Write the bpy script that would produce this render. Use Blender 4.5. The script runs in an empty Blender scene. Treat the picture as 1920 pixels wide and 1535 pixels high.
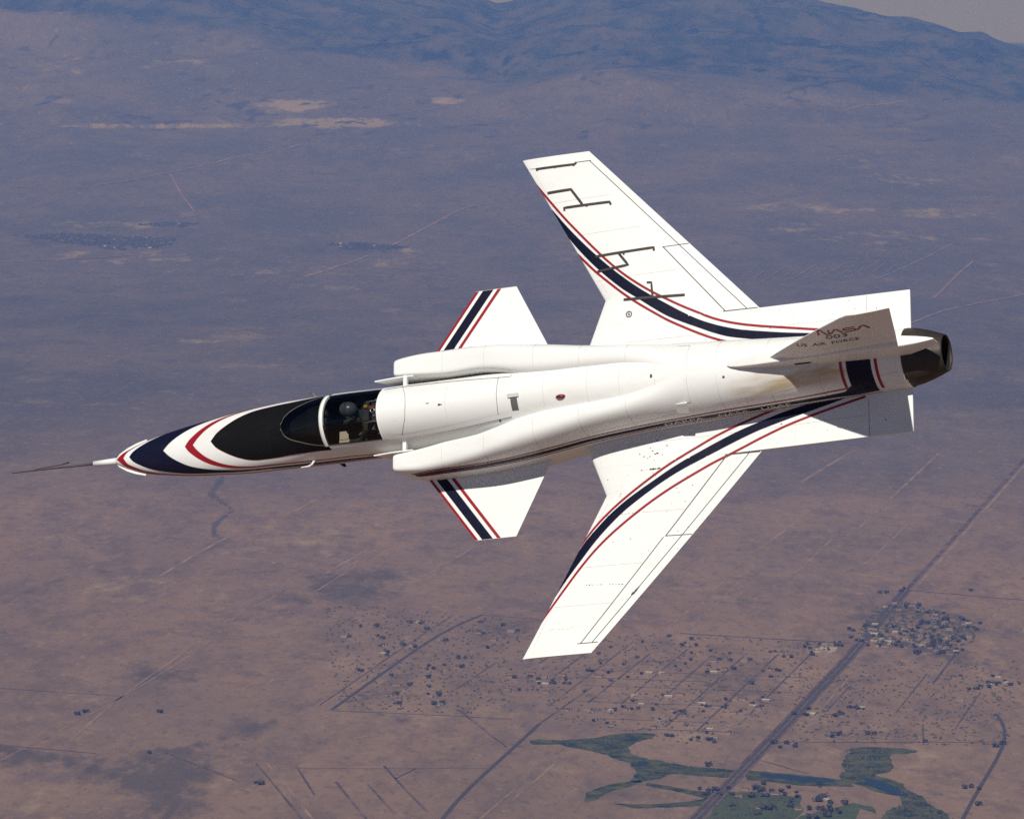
import bpy, bmesh, math, random
from mathutils import Matrix, Vector, noise
from mathutils.bvhtree import BVHTree

# ------------------------------------------------------------------ camera, sky, sun, exposure
scene = bpy.context.scene
COL = scene.collection
F_PX, CX, CY = 7863.8, 960.0, 767.5          # focal length and centre in photograph pixels
HORIZON = 40.0
PITCH = math.atan((CY - HORIZON) / F_PX)
cam_data = bpy.data.cameras.new('camera')
cam_data.sensor_width = 36.0
cam_data.sensor_fit = 'HORIZONTAL'
cam_data.lens = F_PX / 1920.0 * 36.0
cam_data.clip_start = 1.0
cam_data.clip_end = 400000.0
cam = bpy.data.objects.new('camera', cam_data)
COL.objects.link(cam)
cam.rotation_euler = (math.radians(90) - PITCH, 0, 0)
scene.camera = cam
CAM_M = Matrix.Rotation(math.radians(90) - PITCH, 4, 'X')

SUN_BODY = Vector((.20, .46, 1.0))           # towards the sun in the aircraft's axes, read from the fin's shadow
RB = Matrix(((0.914639896, 0.001244062, -0.404267624),
             (0.113408009, 0.959052384, 0.259532557),
             (0.388036703, -0.283226018, 0.877046487)))
TB = Vector((-6.658825, -0.828431, -70.0))
sun_dir = (CAM_M.to_3x3() @ (RB @ SUN_BODY)).normalized()
sun_el = math.asin(sun_dir.z)

world = bpy.data.worlds.new('World')
scene.world = world
world.use_nodes = True
wn = world.node_tree
sky = wn.nodes.new('ShaderNodeTexSky')
sky.sky_type = 'NISHITA'
sky.sun_disc = False
sky.sun_elevation = sun_el
sky.sun_rotation = math.atan2(sun_dir.x, sun_dir.y)
sky.altitude = 3000
sky.ozone_density = 2.5
sky.air_density = 0.8
sky.dust_density = 0.3
bg = wn.nodes['Background']
wn.links.new(sky.outputs[0], bg.inputs[0])
bg.inputs[1].default_value = 0.05

sun_data = bpy.data.lights.new('sun', 'SUN')
sun_data.energy = 5.0
sun_data.angle = math.radians(0.5)
sun_data.color = (1.0, .97, .92)
sun = bpy.data.objects.new('sun', sun_data)
COL.objects.link(sun)
sun.rotation_euler = sun_dir.to_track_quat('Z', 'Y').to_euler()

vs = scene.view_settings
vs.view_transform = 'Standard'
vs.look = 'None'
vs.exposure = -0.25
vs.gamma = 1.0
vs.use_curve_mapping = False
scene.cycles.use_denoising = False
scene.cycles.max_bounces = 4
scene.cycles.diffuse_bounces = 2
scene.cycles.glossy_bounces = 2
scene.cycles.transparent_max_bounces = 12
scene.cycles.volume_bounces = 0

random.seed(29)

# ------------------------------------------------------------------ helpers
def tag(o, label=None, cat=None, group=None, kind=None):
    if label: o['label'] = label
    if cat: o['category'] = cat
    if group: o['group'] = group
    if kind: o['kind'] = kind
    return o

def mesh_obj(name, verts, faces, mat, parent=None, smooth=False, mats=None, idx=None):
    me = bpy.data.meshes.new(name)
    me.from_pydata([tuple(v) for v in verts], [], faces)
    for m in (mats or [mat]): me.materials.append(m)
    if idx: me.polygons.foreach_set('material_index', idx)
    if smooth: me.polygons.foreach_set('use_smooth', [True] * len(me.polygons))
    me.update()
    o = bpy.data.objects.new(name, me)
    COL.objects.link(o)
    if parent is not None: o.parent = parent
    return o

def grid_faces(nu, nv, close_v=False, base=0):
    f = []
    for i in range(nu - 1):
        for j in range(nv if close_v else nv - 1):
            a = base + i * nv + j; b = base + i * nv + (j + 1) % nv
            c = base + (i + 1) * nv + (j + 1) % nv; d = base + (i + 1) * nv + j
            f.append((a, d, c, b))
    return f

def box(vs_, fs_, lo, hi):
    b = len(vs_)
    for z in (lo[2], hi[2]):
        for x, y in ((lo[0], lo[1]), (hi[0], lo[1]), (hi[0], hi[1]), (lo[0], hi[1])):
            vs_.append((x, y, z))
    fs_ += [(b, b+3, b+2, b+1), (b+4, b+5, b+6, b+7), (b, b+1, b+5, b+4), (b+1, b+2, b+6, b+5),
            (b+2, b+3, b+7, b+6), (b+3, b, b+4, b+7)]

def tube(vs_, fs_, pts, radii, n=8, cap=True):
    b = len(vs_)
    pts = [Vector(p) for p in pts]
    for i, p in enumerate(pts):
        d = (pts[min(i+1, len(pts)-1)] - pts[max(i-1, 0)]).normalized()
        u = d.orthogonal().normalized(); v = d.cross(u)
        for k in range(n):
            a = 2 * math.pi * k / n
            vs_.append(tuple(p + (u * math.cos(a) + v * math.sin(a)) * radii[i]))
    fs_ += grid_faces(len(pts), n, True, b)
    if cap:
        fs_.append(tuple(b + k for k in range(n)))
        fs_.append(tuple(b + (len(pts)-1) * n + k for k in reversed(range(n))))

# ------------------------------------------------------------------ materials
def principled(name, col, rough=.5, metal=0.0, coat=0.0):
    m = bpy.data.materials.new(name); m.use_nodes = True
    p = m.node_tree.nodes['Principled BSDF']
    p.inputs['Base Color'].default_value = (*col, 1)
    p.inputs['Roughness'].default_value = rough
    p.inputs['Metallic'].default_value = metal
    p.inputs['Coat Weight'].default_value = coat
    return m

def nn(m, t, **kw):
    n = m.node_tree.nodes.new(t)
    for k, v in kw.items():
        if k in n.inputs: n.inputs[k].default_value = v
        else: setattr(n, k, v)
    return n

def paint(name, col, dirt=(.5, .46, .4), amount=.18, scale=3.0, rough=.38, stretch=(.35, 1, 1), spec=.35):
    """gloss paint with streaky grime in the object's own coordinates"""
    m = principled(name, col, rough)
    t = m.node_tree; p = t.nodes['Principled BSDF']
    tc = nn(m, 'ShaderNodeTexCoord')
    mp = nn(m, 'ShaderNodeMapping'); mp.inputs['Scale'].default_value = stretch
    t.links.new(tc.outputs['Object'], mp.inputs[0])
    n1 = nn(m, 'ShaderNodeTexNoise', Scale=scale, Detail=6.0, Roughness=.65)
    t.links.new(mp.outputs[0], n1.inputs['Vector'])
    r = nn(m, 'ShaderNodeMapRange'); r.inputs[1].default_value = .52; r.inputs[2].default_value = .78
    r.inputs[4].default_value = amount
    t.links.new(n1.outputs[0], r.inputs[0])
    mx = nn(m, 'ShaderNodeMix', data_type='RGBA')
    mx.inputs['A'].default_value = (*col, 1) if 'A' in mx.inputs else (*col, 1)
    t.links.new(r.outputs[0], mx.inputs[0])
    mx.inputs[6].default_value = (*col, 1); mx.inputs[7].default_value = (*dirt, 1)
    t.links.new(mx.outputs[2], p.inputs['Base Color'])
    p.inputs['Specular IOR Level'].default_value = spec
    n2 = nn(m, 'ShaderNodeTexNoise', Scale=14.0, Detail=3.0)
    t.links.new(tc.outputs['Object'], n2.inputs['Vector'])
    r2 = nn(m, 'ShaderNodeMapRange'); r2.inputs[3].default_value = rough - .08; r2.inputs[4].default_value = rough + .12
    t.links.new(n2.outputs[0], r2.inputs[0]); t.links.new(r2.outputs[0], p.inputs['Roughness'])
    return m

M = {}
M['white'] = paint('white_paint', (.82, .82, .80))
def stained(m):
    # fuel and exhaust stains streaming back along the port side below the fin
    t = m.node_tree; p = t.nodes['Principled BSDF']
    src = p.inputs['Base Color'].links[0].from_socket
    tc = nn(m, 'ShaderNodeTexCoord'); sx = nn(m, 'ShaderNodeSeparateXYZ'); t.links.new(tc.outputs['Object'], sx.inputs[0])
    def band(sock, a, b, c, d):
        r1 = nn(m, 'ShaderNodeMapRange', interpolation_type='SMOOTHSTEP'); r1.inputs[1].default_value = a; r1.inputs[2].default_value = b
        r2 = nn(m, 'ShaderNodeMapRange', interpolation_type='SMOOTHSTEP'); r2.inputs[1].default_value = c; r2.inputs[2].default_value = d
        r2.inputs[3].default_value = 1; r2.inputs[4].default_value = 0
        t.links.new(sock, r1.inputs[0]); t.links.new(sock, r2.inputs[0])
        x = nn(m, 'ShaderNodeMath', operation='MULTIPLY'); t.links.new(r1.outputs[0], x.inputs[0]); t.links.new(r2.outputs[0], x.inputs[1])
        return x.outputs[0]
    def mul(a, b):
        x = nn(m, 'ShaderNodeMath', operation='MULTIPLY'); t.links.new(a, x.inputs[0]); t.links.new(b, x.inputs[1]); return x.outputs[0]
    mp = nn(m, 'ShaderNodeMapping'); mp.inputs['Scale'].default_value = (.5, 2.5, 2.5); t.links.new(tc.outputs['Object'], mp.inputs[0])
    n = nn(m, 'ShaderNodeTexNoise', Scale=3.0, Detail=6.0); t.links.new(mp.outputs[0], n.inputs['Vector'])
    rr = nn(m, 'ShaderNodeMapRange'); rr.inputs[1].default_value = .3; rr.inputs[2].default_value = .62; rr.inputs[4].default_value = .85
    t.links.new(n.outputs[0], rr.inputs[0])
    f = mul(mul(band(sx.outputs[0], 11.15, 11.6, 13.0, 13.5), band(sx.outputs[2], .42, .66, .72, .84)), mul(band(sx.outputs[1], -.6, -.45, -.14, -.06), rr.outputs[0]))
    mx = nn(m, 'ShaderNodeMix', data_type='RGBA'); t.links.new(f, mx.inputs[0]); t.links.new(src, mx.inputs[6]); mx.inputs[7].default_value = (.50, .37, .20, 1)
    t.links.new(mx.outputs[2], p.inputs['Base Color'])
    return m
M['white_fuselage'] = stained(paint('white_paint_stained', (.82, .82, .80), amount=.28))
M['navy'] = paint('navy_paint', (.006, .007, .024), (.02, .02, .04), .3, 5, spec=.18)
M['red'] = paint('red_paint', (.30, .010, .020), (.22, .03, .03), .3, 5)
M['black'] = paint('matte_black_paint', (.006, .006, .007), (.02, .02, .02), .25, 6, .6, spec=.12)
M['line'] = principled('panel_gap', (.10, .085, .07), .8)
M['tape'] = paint('sensor_tape', (.045, .035, .034), (.1, .09, .08), .3, 8, .6)
M['metal'] = paint('nozzle_metal', (.050, .042, .036), (.13, .10, .08), .6, 5, .52)
M['metal'].node_tree.nodes['Principled BSDF'].inputs['Metallic'].default_value = .4
M['soot_shade'] = principled('soot_shade', (.004, .004, .004), .9)  # near-black: soot in the nozzle, painted shade inside duct and slot
M['seam'] = principled('panel_seam', (.66, .65, .63), .6)
M['pale_line'] = principled('frame_edge', (.16, .15, .14), .5)
M['interior'] = principled('cockpit_black', (.006, .006, .007), .7)
M['grey'] = principled('grey_paint', (.12, .12, .12), .5)
M['letter_white'] = principled('letter_white', (.62, .60, .58), .5)
M['letter_dark'] = principled('letter_dark', (.045, .04, .05), .5)
M['stain'] = principled('stain_tan', (.42, .33, .2), .6)
M['probe'] = principled('probe_metal', (.055, .040, .040), .6, .0)
M['beacon'] = principled('beacon_red', (.17, .008, .010), .35)
M['seat'] = principled('seat_black', (.028, .027, .026), .6)
M['steel'] = principled('seat_steel', (.35, .34, .33), .4, .6)
M['yellow'] = principled('handle_yellow', (.5, .28, .03), .5)
M['seat_red'] = principled('strap_red', (.25, .03, .03), .6)
M['suit'] = principled('flight_suit', (.032, .036, .024), .85)
M['helmet'] = principled('helmet_grey', (.085, .09, .10), .3, 0, .4)
M['skin'] = principled('skin', (.42, .24, .16), .55)
M['paper'] = principled('paper', (.62, .50, .36), .7)

def glass(name, tint):
    m = bpy.data.materials.new(name); m.use_nodes = True
    t = m.node_tree; t.nodes.clear()
    out = nn(m, 'ShaderNodeOutputMaterial'); mix = nn(m, 'ShaderNodeMixShader')
    tr = nn(m, 'ShaderNodeBsdfTransparent'); tr.inputs[0].default_value = (*tint, 1)
    gl = nn(m, 'ShaderNodeBsdfGlossy'); gl.inputs['Roughness'].default_value = .04
    fr = nn(m, 'ShaderNodeFresnel'); fr.inputs[0].default_value = 1.45
    t.links.new(fr.outputs[0], mix.inputs[0]); t.links.new(tr.outputs[0], mix.inputs[1])
    t.links.new(gl.outputs[0], mix.inputs[2]); t.links.new(mix.outputs[0], out.inputs[0])
    return m
M['canopy'] = glass('canopy_glass', (.64, .66, .68))
M['windscreen'] = glass('windscreen_glass', (.42, .45, .50))
# ---- aircraft geometry in body axes: x aft from the nose tip, y to starboard, z up (metres) ----
def itp(xs, ys, x):
    if x <= xs[0]: return ys[0]
    if x >= xs[-1]: return ys[-1]
    n = len(xs)
    for i in range(n - 1):
        if x <= xs[i + 1]: break
    h = xs[i+1] - xs[i]; t = (x - xs[i]) / h
    d = [(ys[k+1] - ys[k]) / (xs[k+1] - xs[k]) for k in range(n - 1)]
    def m(k):
        if k == 0: return d[0]
        if k == n - 1: return d[-1]
        a, b = d[k-1], d[k]
        return 0.0 if a * b <= 0 else 2 * a * b / (a + b)
    m0, m1 = m(i), m(i + 1)
    return ((2*t**3 - 3*t*t + 1) * ys[i] + (t**3 - 2*t*t + t) * h * m0
            + (-2*t**3 + 3*t*t) * ys[i+1] + (t**3 - t*t) * h * m1)

CB_X = [0, .1, .25, .5, .75, 1, 1.5, 2, 2.5, 3, 3.44, 3.85, 4.25, 4.6, 5.3, 7, 8, 9, 10, 10.8, 11.4, 12.2, 13, 14.05]
CB_W = [.055, .110, .170, .254, .312, .355, .427, .473, .515, .537, .547, .545, .541, .537, .525, .53, .54, .565, .645, .605, .57, .525, .492, .455]
CB_M = [-.135, -.150, -.150, -.140, -.122, -.093, -.06, .004, .051, .104, .14, .14, .16, .18, .182, .18, .17, .16, .15, .14, .135, .13, .13, .13]
CB_T = [-.08, -.035, -.005, .040, .082, .124, .200, .296, .399, .507, .605, .745, .845, .868, .875, .89, .9, .905, .905, .88, .85, .78, .69, .585]
CB_B = [-.19, -.236, -.275, -.34, -.38, -.42, -.485, -.55, -.595, -.64, -.668, -.69, -.705, -.72, -.746, -.76, -.76, -.76, -.75, -.70, -.65, -.56, -.45, -.325]
CB_N = [2, 2, 2, 2, 2, 2, 2, 2, 2, 2, 2, 2, 2, 2, 2, 2, 2, 2.1, 2.3, 2.25, 2.2, 2.1, 2, 2]

def body_params(x):
    return tuple(itp(CB_X, a, x) for a in (CB_W, CB_M, CB_T, CB_B, CB_N))

def body_pt(x, th, off=0.0):
    """point on the fuselage; th = 0 on top, +90 deg to starboard"""
    w, zm, zt, zb, n = body_params(x)
    s, c = math.sin(th), math.cos(th)
    e = 2.0 / n
    hz = (zt - zm) if c > 0 else (zm - zb)
    y = (w + off) * math.copysign(abs(s) ** e, s)
    z = zm + (hz + off) * math.copysign(abs(c) ** e, c)
    return (x, y, z)

NA_X  = [5.39, 5.6, 6.0, 6.35, 6.9, 7.3, 7.7, 8.2, 8.8, 9.4, 9.95, 10.4, 10.8]
NA_I  = [.645, .63, .59, .55, .525, .455, .345, .27, .22, .15, -.05, -.45, -.58]
NA_O  = [.955, .985, 1.015, 1.015, 1.0, .97, .925, .855, .76, .695, .653, .624, .585]
NA_T  = [.48, .50, .53, .575, .68, .765, .815, .85, .872, .888, .894, .893, .86]
NA_B  = [-.50, -.53, -.58, -.62, -.66, -.68, -.69, -.69, -.70, -.71, -.71, -.71, -.67]
NA_N  = [5.5, 5.2, 4.4, 3.8, 3.2, 2.9, 2.7, 2.55, 2.45, 2.4, 2.3, 2.28, 2.2]
NA_M  = [9.0, 9.0, 9.0, 9.0, 8.0, 6.5, 5.0, 4.2, 3.4, 2.8, 2.4, 2.28, 2.2]
def nac_params(x):
    return tuple(itp(NA_X, a, x) for a in (NA_I, NA_O, NA_T, NA_B, NA_N, NA_M))
def nac_pt(x, th, side, off=0.0, inset=0.0):
    yi, yo, zt, zb, n_out, n_in = nac_params(x)
    s, c = math.sin(th), math.cos(th); e = 2.0 / (n_out if s > 0 else n_in)
    yc, hw = (yi + yo) / 2, (yo - yi) / 2 + off - inset
    zc, hh = (zt + zb) / 2, (zt - zb) / 2 + off - inset
    y = yc + hw * math.copysign(abs(s) ** e, s)
    z = zc + hh * math.copysign(abs(c) ** e, c)
    k = max(0.0, 1 - (x - 5.39) / 1.1)
    return (x + .36 * k * k * (zt - z), side * y, z)

def wing_le(y):
    y = abs(y)
    return 8.275 + .394 * y if y < 1.612 else 8.91 - (y - 1.612) * (1.39 / 2.533)
def wing_te(y):
    return 11.53 - (abs(y) - 1.165) * (2.84 / 2.98)
def wing_mid(y):
    y = abs(y); return .13 * (max(0.0, y - 1.16) / 2.98) ** 2 - .01
def wing_half(x, y):
    a, b = wing_le(y), wing_te(y)
    u = min(1.0, max(0.0, (x - a) / (b - a)))
    t = .17 - .11 * (abs(y) - 1.16) / 2.98
    return t * 5 * (.2969 * math.sqrt(u) - .1260*u - .3516*u*u + .2843*u**3 - .1015*u**4) + .002
def strake_half(x, y):
    a = wing_le(y)
    u = min(1.0, max(0.0, (x - a) / 2.8))
    t = .17 * 5 * (.2969 * math.sqrt(u) - .1260*u - .3516*u*u + .2843*u**3 - .1015*u**4)
    if u > .3: t = max(t, .040 - .026 * max(0.0, (x - 11) / 3.0))
    return t + .002
def wing_top(x, y, off=0.0):
    if abs(y) <= 1.165: return -.01 + strake_half(x, y) + off
    return wing_mid(y) + wing_half(x, y) + off

# ================================================================== the setting: desert basin, mountains, haze
ALT = 1500.0

def smooth(a, b, x):
    t = min(1.0, max(0.0, (x - a) / (b - a)))
    return t * t * (3 - 2 * t)

RIDGE = [(-2500, 60), (-1200, -30), (-400, -60), (0, -42), (300, -48), (600, -32), (800, -15), (895, -1), (935, 13), (965, 7), (1000, -4),
         (1200, -28), (1380, -20), (1500, 0), (1560, 12), (1660, 32), (1700, 35), (1760, 50), (1800, 61),
         (1830, 60), (1870, 78), (1920, 90), (2000, 104), (2400, 130), (3600, 110), (5000, 150)]
FOREST = [(-2000, 70), (0, 40), (200, 58), (350, 66), (500, 84), (650, 98), (800, 118), (900, 140), (960, 154), (1130, 128), (1250, 142), (1400, 160), (1550, 176), (1700, 188), (1920, 188), (4000, 190)]
RX, RY = [p[0] for p in RIDGE], [p[1] for p in RIDGE]
FX, FY = [p[0] for p in FOREST], [p[1] for p in FOREST]

def bearing(X, Y):
    return CX + F_PX * math.tan(max(-1.2, min(1.2, math.atan2(X, Y)))) if abs(math.atan2(X, Y)) < 1.2 else (4800 if X > 0 else -2400)

def height(X, Y):
    r = math.hypot(X, Y)
    if r < 22500: return -ALT
    q = r / 1000.0
    s = min(1.0, max(0.0, (q - 22.5) / 16.5))
    z = -ALT + 770 * (s * s * (1.4 - .4 * s))
    b = bearing(X, Y)
    v = Vector((X * .00022, Y * .00022, 3.1))
    fold = noise.fractal(v, 1.0, 2.1, 6) 
    z += 55 * smooth(25, 37, q) * fold
    z += 230 * max(0.0, noise.fractal(Vector((X * .00035, Y * .00035, 9.0)), .9, 2.0, 5)) * smooth(32.5, 37, q)
    if q > 36.5:
        top = 48000 * (HORIZON - itp(RX, RY, b)) / F_PX + 18
        p = smooth(36.5, 48, q) ** .85
        if q > 48: p = 1 - .6 * smooth(48, 60, q)
        z = z * (1 - p) + top * p
        rg = 1 - abs(noise.fractal(Vector((X * .00030, Y * .00030, 5.5)), .95, 2.1, 6))
        z += (rg - .75) * 330 * smooth(37, 42, q) * (1 - .86 * smooth(44, 47.6, q))
        z += 26 * noise.fractal(Vector((X * .002, Y * .002, 1.5)), 1, 2, 4) * smooth(40, 46, q)
    return z

def gully(X, Y):  # darker ravine tone: plant cover, plus relief shading put into the colour
    r = math.hypot(X, Y)
    if r < 31000 or r > 60000: return 0.0
    a = abs(noise.fractal(Vector((X * .00065, Y * .00065, 5.5)), .9, 2.1, 5))
    b = abs(noise.fractal(Vector((X * .0022, Y * .0022, 2.5)), .9, 2.1, 3))
    return (max(0.0, 1 - a / .16) * .75 + max(0.0, 1 - b / .14) * .55) * smooth(31500, 35500, r)

def ray_dir(px, py):
    return (CAM_M.to_3x3() @ Vector(((px - CX) / F_PX, (CY - py) / F_PX, -1.0)))

def G(px, py, lift=0.0):
    """the point of the terrain that the photograph shows at this pixel"""
    d = ray_dir(px, py)
    t = -ALT / d.z if d.z < 0 else 60000
    if 0 < t * math.hypot(d.x, d.y) < 22500:
        p = d * t
    else:
        t = 22000.0
        while t < 60000 and (d * t).z > height((d * t).x, (d * t).y): t += 150
        a, b = t - 150, t
        for _ in range(12):
            m_ = (a + b) / 2
            if (d * m_).z > height((d * m_).x, (d * m_).y): a = m_
            else: b = m_
        p = d * b
    return Vector((p.x, p.y, p.z + lift))

# ---- ground material
def ground_material():
    m = principled('desert_ground', (.25, .17, .13), .95)
    t = m.node_tree; p = t.nodes['Principled BSDF']
    p.inputs['Specular IOR Level'].default_value = .1
    geo = nn(m, 'ShaderNodeNewGeometry')
    def noi(scale, detail=6.0, rough=.6, stretch=None, off=(0, 0, 0)):
        mp = nn(m, 'ShaderNodeMapping'); mp.inputs['Location'].default_value = off
        mp.inputs['Scale'].default_value = stretch or (1, 1, 1)
        mp.inputs['Rotation'].default_value = (0, 0, .22)
        t.links.new(geo.outputs['Position'], mp.inputs[0])
        n = nn(m, 'ShaderNodeTexNoise', Scale=scale, Detail=detail, Roughness=rough)
        t.links.new(mp.outputs[0], n.inputs['Vector'])
        return n.outputs[0]
    def rng(v, a, b, c=0.0, d=1.0):
        r = nn(m, 'ShaderNodeMapRange'); r.interpolation_type = 'SMOOTHSTEP'
        for k, val in zip((1, 2, 3, 4), (a, b, c, d)): r.inputs[k].default_value = val
        t.links.new(v, r.inputs[0]); return r.outputs[0]
    def mix(fac, a, b):
        x = nn(m, 'ShaderNodeMix', data_type='RGBA')
        if isinstance(fac, float): x.inputs[0].default_value = fac
        else: t.links.new(fac, x.inputs[0])
        for k, c in ((6, a), (7, b)):
            if isinstance(c, tuple): x.inputs[k].default_value = (*c, 1)
            else: t.links.new(c, x.inputs[k])
        return x.outputs[2]
    def mul(a, b):
        x = nn(m, 'ShaderNodeMath', operation='MULTIPLY')
        t.links.new(a, x.inputs[0])
        if isinstance(b, float): x.inputs[1].default_value = b
        else: t.links.new(b, x.inputs[1])
        return x.outputs[0]
    def attr(nm): return nn(m, 'ShaderNodeAttribute', attribute_name=nm).outputs['Fac']
    def add(a, b, k=1.0):
        x = nn(m, 'ShaderNodeMath', operation='MULTIPLY_ADD')
        t.links.new(b, x.inputs[0]); x.inputs[1].default_value = k; t.links.new(a, x.inputs[2]); return x.outputs[0]
    soil = mix(rng(noi(.00030, 4), .35, .65), (.228, .152, .110), (.272, .182, .130))
    soil = mix(mul(rng(noi(.0022, 5, .68, (1, .35, 1)), .42, .66), .45), soil, (.165, .122, .100))
    soil = mix(mul(rng(noi(.009, 5, .72, (1, .35, 1), (4, 9, 0)), .44, .64), .6), soil, (.130, .096, .080))
    soil = mix(mul(rng(noi(.0050, 6, .75, (1, .35, 1), (310, 90, 0)), .54, .68), .45), soil, (.34, .235, .170))
    scr = mix(rng(noi(.0010, 6, .7, (1, .45, 1), (55, 12, 0)), .38, .62), (.098, .090, .082), (.146, .120, .102))
    scr = mix(mul(rng(noi(.0024, 7, .75, (1, .35, 1), (900, 40, 0)), .57, .70), .5), scr, (.27, .205, .155))
    scr = mix(mul(rng(noi(.009, 5, .72, (1, .35, 1), (3, 70, 0)), .50, .66), .5), scr, (.072, .065, .060))
    soil = mix(attr('scrub'), soil, scr)
    # bushes in ones and twos
    soil = mix(mul(rng(noi(.022, 5, .75, (1, .4, 1), (8, 3, 0)), .50, .68), .42), soil, (.110, .084, .069))
    soil = mix(mul(rng(noi(.028, 4, .75, (1, .4, 1), (80, 33, 0)), .56, .70), .5), soil, (.34, .24, .175))
    soil = mix(mul(rng(noi(.050, 4, .7, (1, .4, 1)), .55, .67), .42), soil, (.060, .056, .046))
    nz1 = noi(.0055, 7, .78, (1, .4, 1), (71, 5, 0))
    soil = mix(mul(rng(add(nz1, attr('dark'), .30), .56, .76), .8), soil, (.080, .070, .058))
    nz2 = noi(.0042, 7, .78, (1, .4, 1), (17, 45, 0))
    soil = mix(mul(rng(add(nz2, attr('pale'), .30), .62, .82), .62), soil, (.40, .315, .22))
    gl = attr('gully')
    wood = mix(rng(noi(.0024, 6, .72, (1, .5, 1)), .40, .60), (.026, .034, .028), (.085, .078, .062))
    wood = mix(mul(rng(noi(.0014, 6, .7, (1, .5, 1), (7, 70, 0)), .56, .68), .6), wood, (.13, .10, .08))
    soil = mix(rng(gl, .52, .95), soil, (.066, .060, .052))
    wood = mix(rng(gl, .30, .85), wood, (.010, .016, .015))
    allc = mix(attr('forest'), soil, wood)
    t.links.new(allc, p.inputs['Base Color'])
    return m
M['ground'] = ground_material()

# soil and vegetation cover, mapped from the photograph: ellipses and streaks as (x, y, half width, half height, strength)
PALE = [(550, 197, 50, 9, 1.1), (838, 188, 22, 5, 1.1), (640, 229, 95, 7, 1.1), (340, 234, 150, 4, 1.0), (720, 231, 20, 5, .9), (1440, 382, 110, 8, .5), (1600, 392, 90, 7, .5), (1500, 425, 80, 10, .6), (1600, 295, 50, 8, .5),
        (1690, 335, 70, 9, .55), (1740, 397, 80, 9, .6), (370, 636, 60, 3, .7), (120, 118, 60, 14, .6), (330, 115, 60, 12, .6), (650, 537, 50, 4, .6), (130, 750, 120, 7, .45), (270, 762, 45, 4, .4),
        (220, 780, 45, 3, .5), (310, 731, 14, 2, .7), (530, 684, 80, 4, .5), (200, 418, 80, 6, .6), (780, 467, 50, 5, .6), (1650, 440, 120, 12, .5), (240, 480, 150, 14, .5), (600, 500, 200, 14, .45),
        (500, 1030, 110, 30, .45), (330, 1110, 120, 22, .5), (20, 1235, 90, 30, .4), (860, 1340, 150, 30, .35), (1220, 1405, 90, 25, .4), (1100, 1450, 90, 28, .3), (1260, 1480, 90, 10, .45), (1640, 1345, 60, 14, .35),
        (1760, 1450, 70, 30, .4), (1510, 1430, 70, 18, .4), (120, 1480, 160, 40, .35), (1100, 1370, 60, 10, .35), (1450, 1215, 60, 12, .3), (300, 1010, 120, 20, .3), (1270, 470, 90, 20, .3), (1850, 690, 70, 12, .3)]
DARK = [(675, 1100, 70, 26, .8), (1110, 1115, 70, 14, .4), (450, 1162, 34, 8, .7), (285, 1262, 50, 14, .6), (465, 1375, 26, 12, .6), (300, 1490, 70, 40, .9), (200, 1450, 90, 18, .8), (90, 1425, 110, 12, .7),
        (340, 1520, 50, 24, .7), (120, 1420, 160, 14, .5), (560, 1110, 140, 40, .35), (760, 1290, 90, 30, .3), (1300, 1130, 110, 20, .3), (1600, 1150, 60, 14, .3), (900, 1180, 100, 20, .3), (1420, 1270, 160, 50, .35),
        (1240, 1240, 150, 40, .35), (1740, 1185, 100, 40, .6), (1560, 208, 130, 10, .8), (1600, 220, 70, 8, .8), (1790, 240, 60, 8, .7), (1110, 185, 60, 8, .6), (990, 188, 40, 6, .5), (1260, 235, 90, 10, .4), (1680, 250, 50, 8, .5),
        (300, 80, 40, 14, .7), (220, 95, 30, 12, .6), (560, 120, 60, 12, .6), (450, 60, 60, 20, .5), (200, 300, 200, 40, .3), (900, 300, 300, 40, .25), (150, 580, 150, 40, .3), (1550, 800, 200, 60, .2),
        (140, 445, 130, 9, .6), (690, 463, 80, 7, .6), (1230, 1415, 60, 6, .4), (620, 1230, 60, 20, .4), (700, 1240, 40, 14, .3), (1010, 1210, 60, 20, .3), (520, 1400, 100, 30, .2)]
WASH = [([(415, 893), (392, 925), (432, 955), (398, 985), (398, 1005), (425, 1012)], 6, .8), ([(425, 1012), (330, 1055), (250, 1080), (160, 1065), (60, 1100), (0, 1125)], 9, .34),
        ([(-20, 1398), (70, 1420), (180, 1450), (260, 1478), (330, 1500), (300, 1545)], 13, .8), ([(640, 1300), (480, 1370), (300, 1420)], 8, .4), ([(560, 1330), (700, 1345), (900, 1400)], 6, .3)]
def cover(px, py):
    p = d = 0.0
    for x, y, w, h, s in PALE:
        u = ((px - x) / w) ** 2 + ((py - y) / h) ** 2
        if u < 4: p = max(p, s * (1 - u / 4))
    for x, y, w, h, s in DARK:
        u = ((px - x) / w) ** 2 + ((py - y) / h) ** 2
        if u < 4: d = max(d, s * (1 - u / 4))
    for L, w, s in WASH:
        if not (min(q[0] for q in L) - 40 < px < max(q[0] for q in L) + 40 and min(q[1] for q in L) - 30 < py < max(q[1] for q in L) + 30): continue
        for (x0, y0), (x1, y1) in zip(L[:-1], L[1:]):
            ux, uy = x1 - x0, y1 - y0
            t = max(0, min(1, ((px - x0) * ux + (py - y0) * uy) / (ux * ux + uy * uy)))
            e = math.hypot((px - x0 - t * ux) , (py - y0 - t * uy) * 1.6) / w
            if e < 1.6: d = max(d, s * (1 - e / 1.6) * 1.5)
    return p, d

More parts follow.
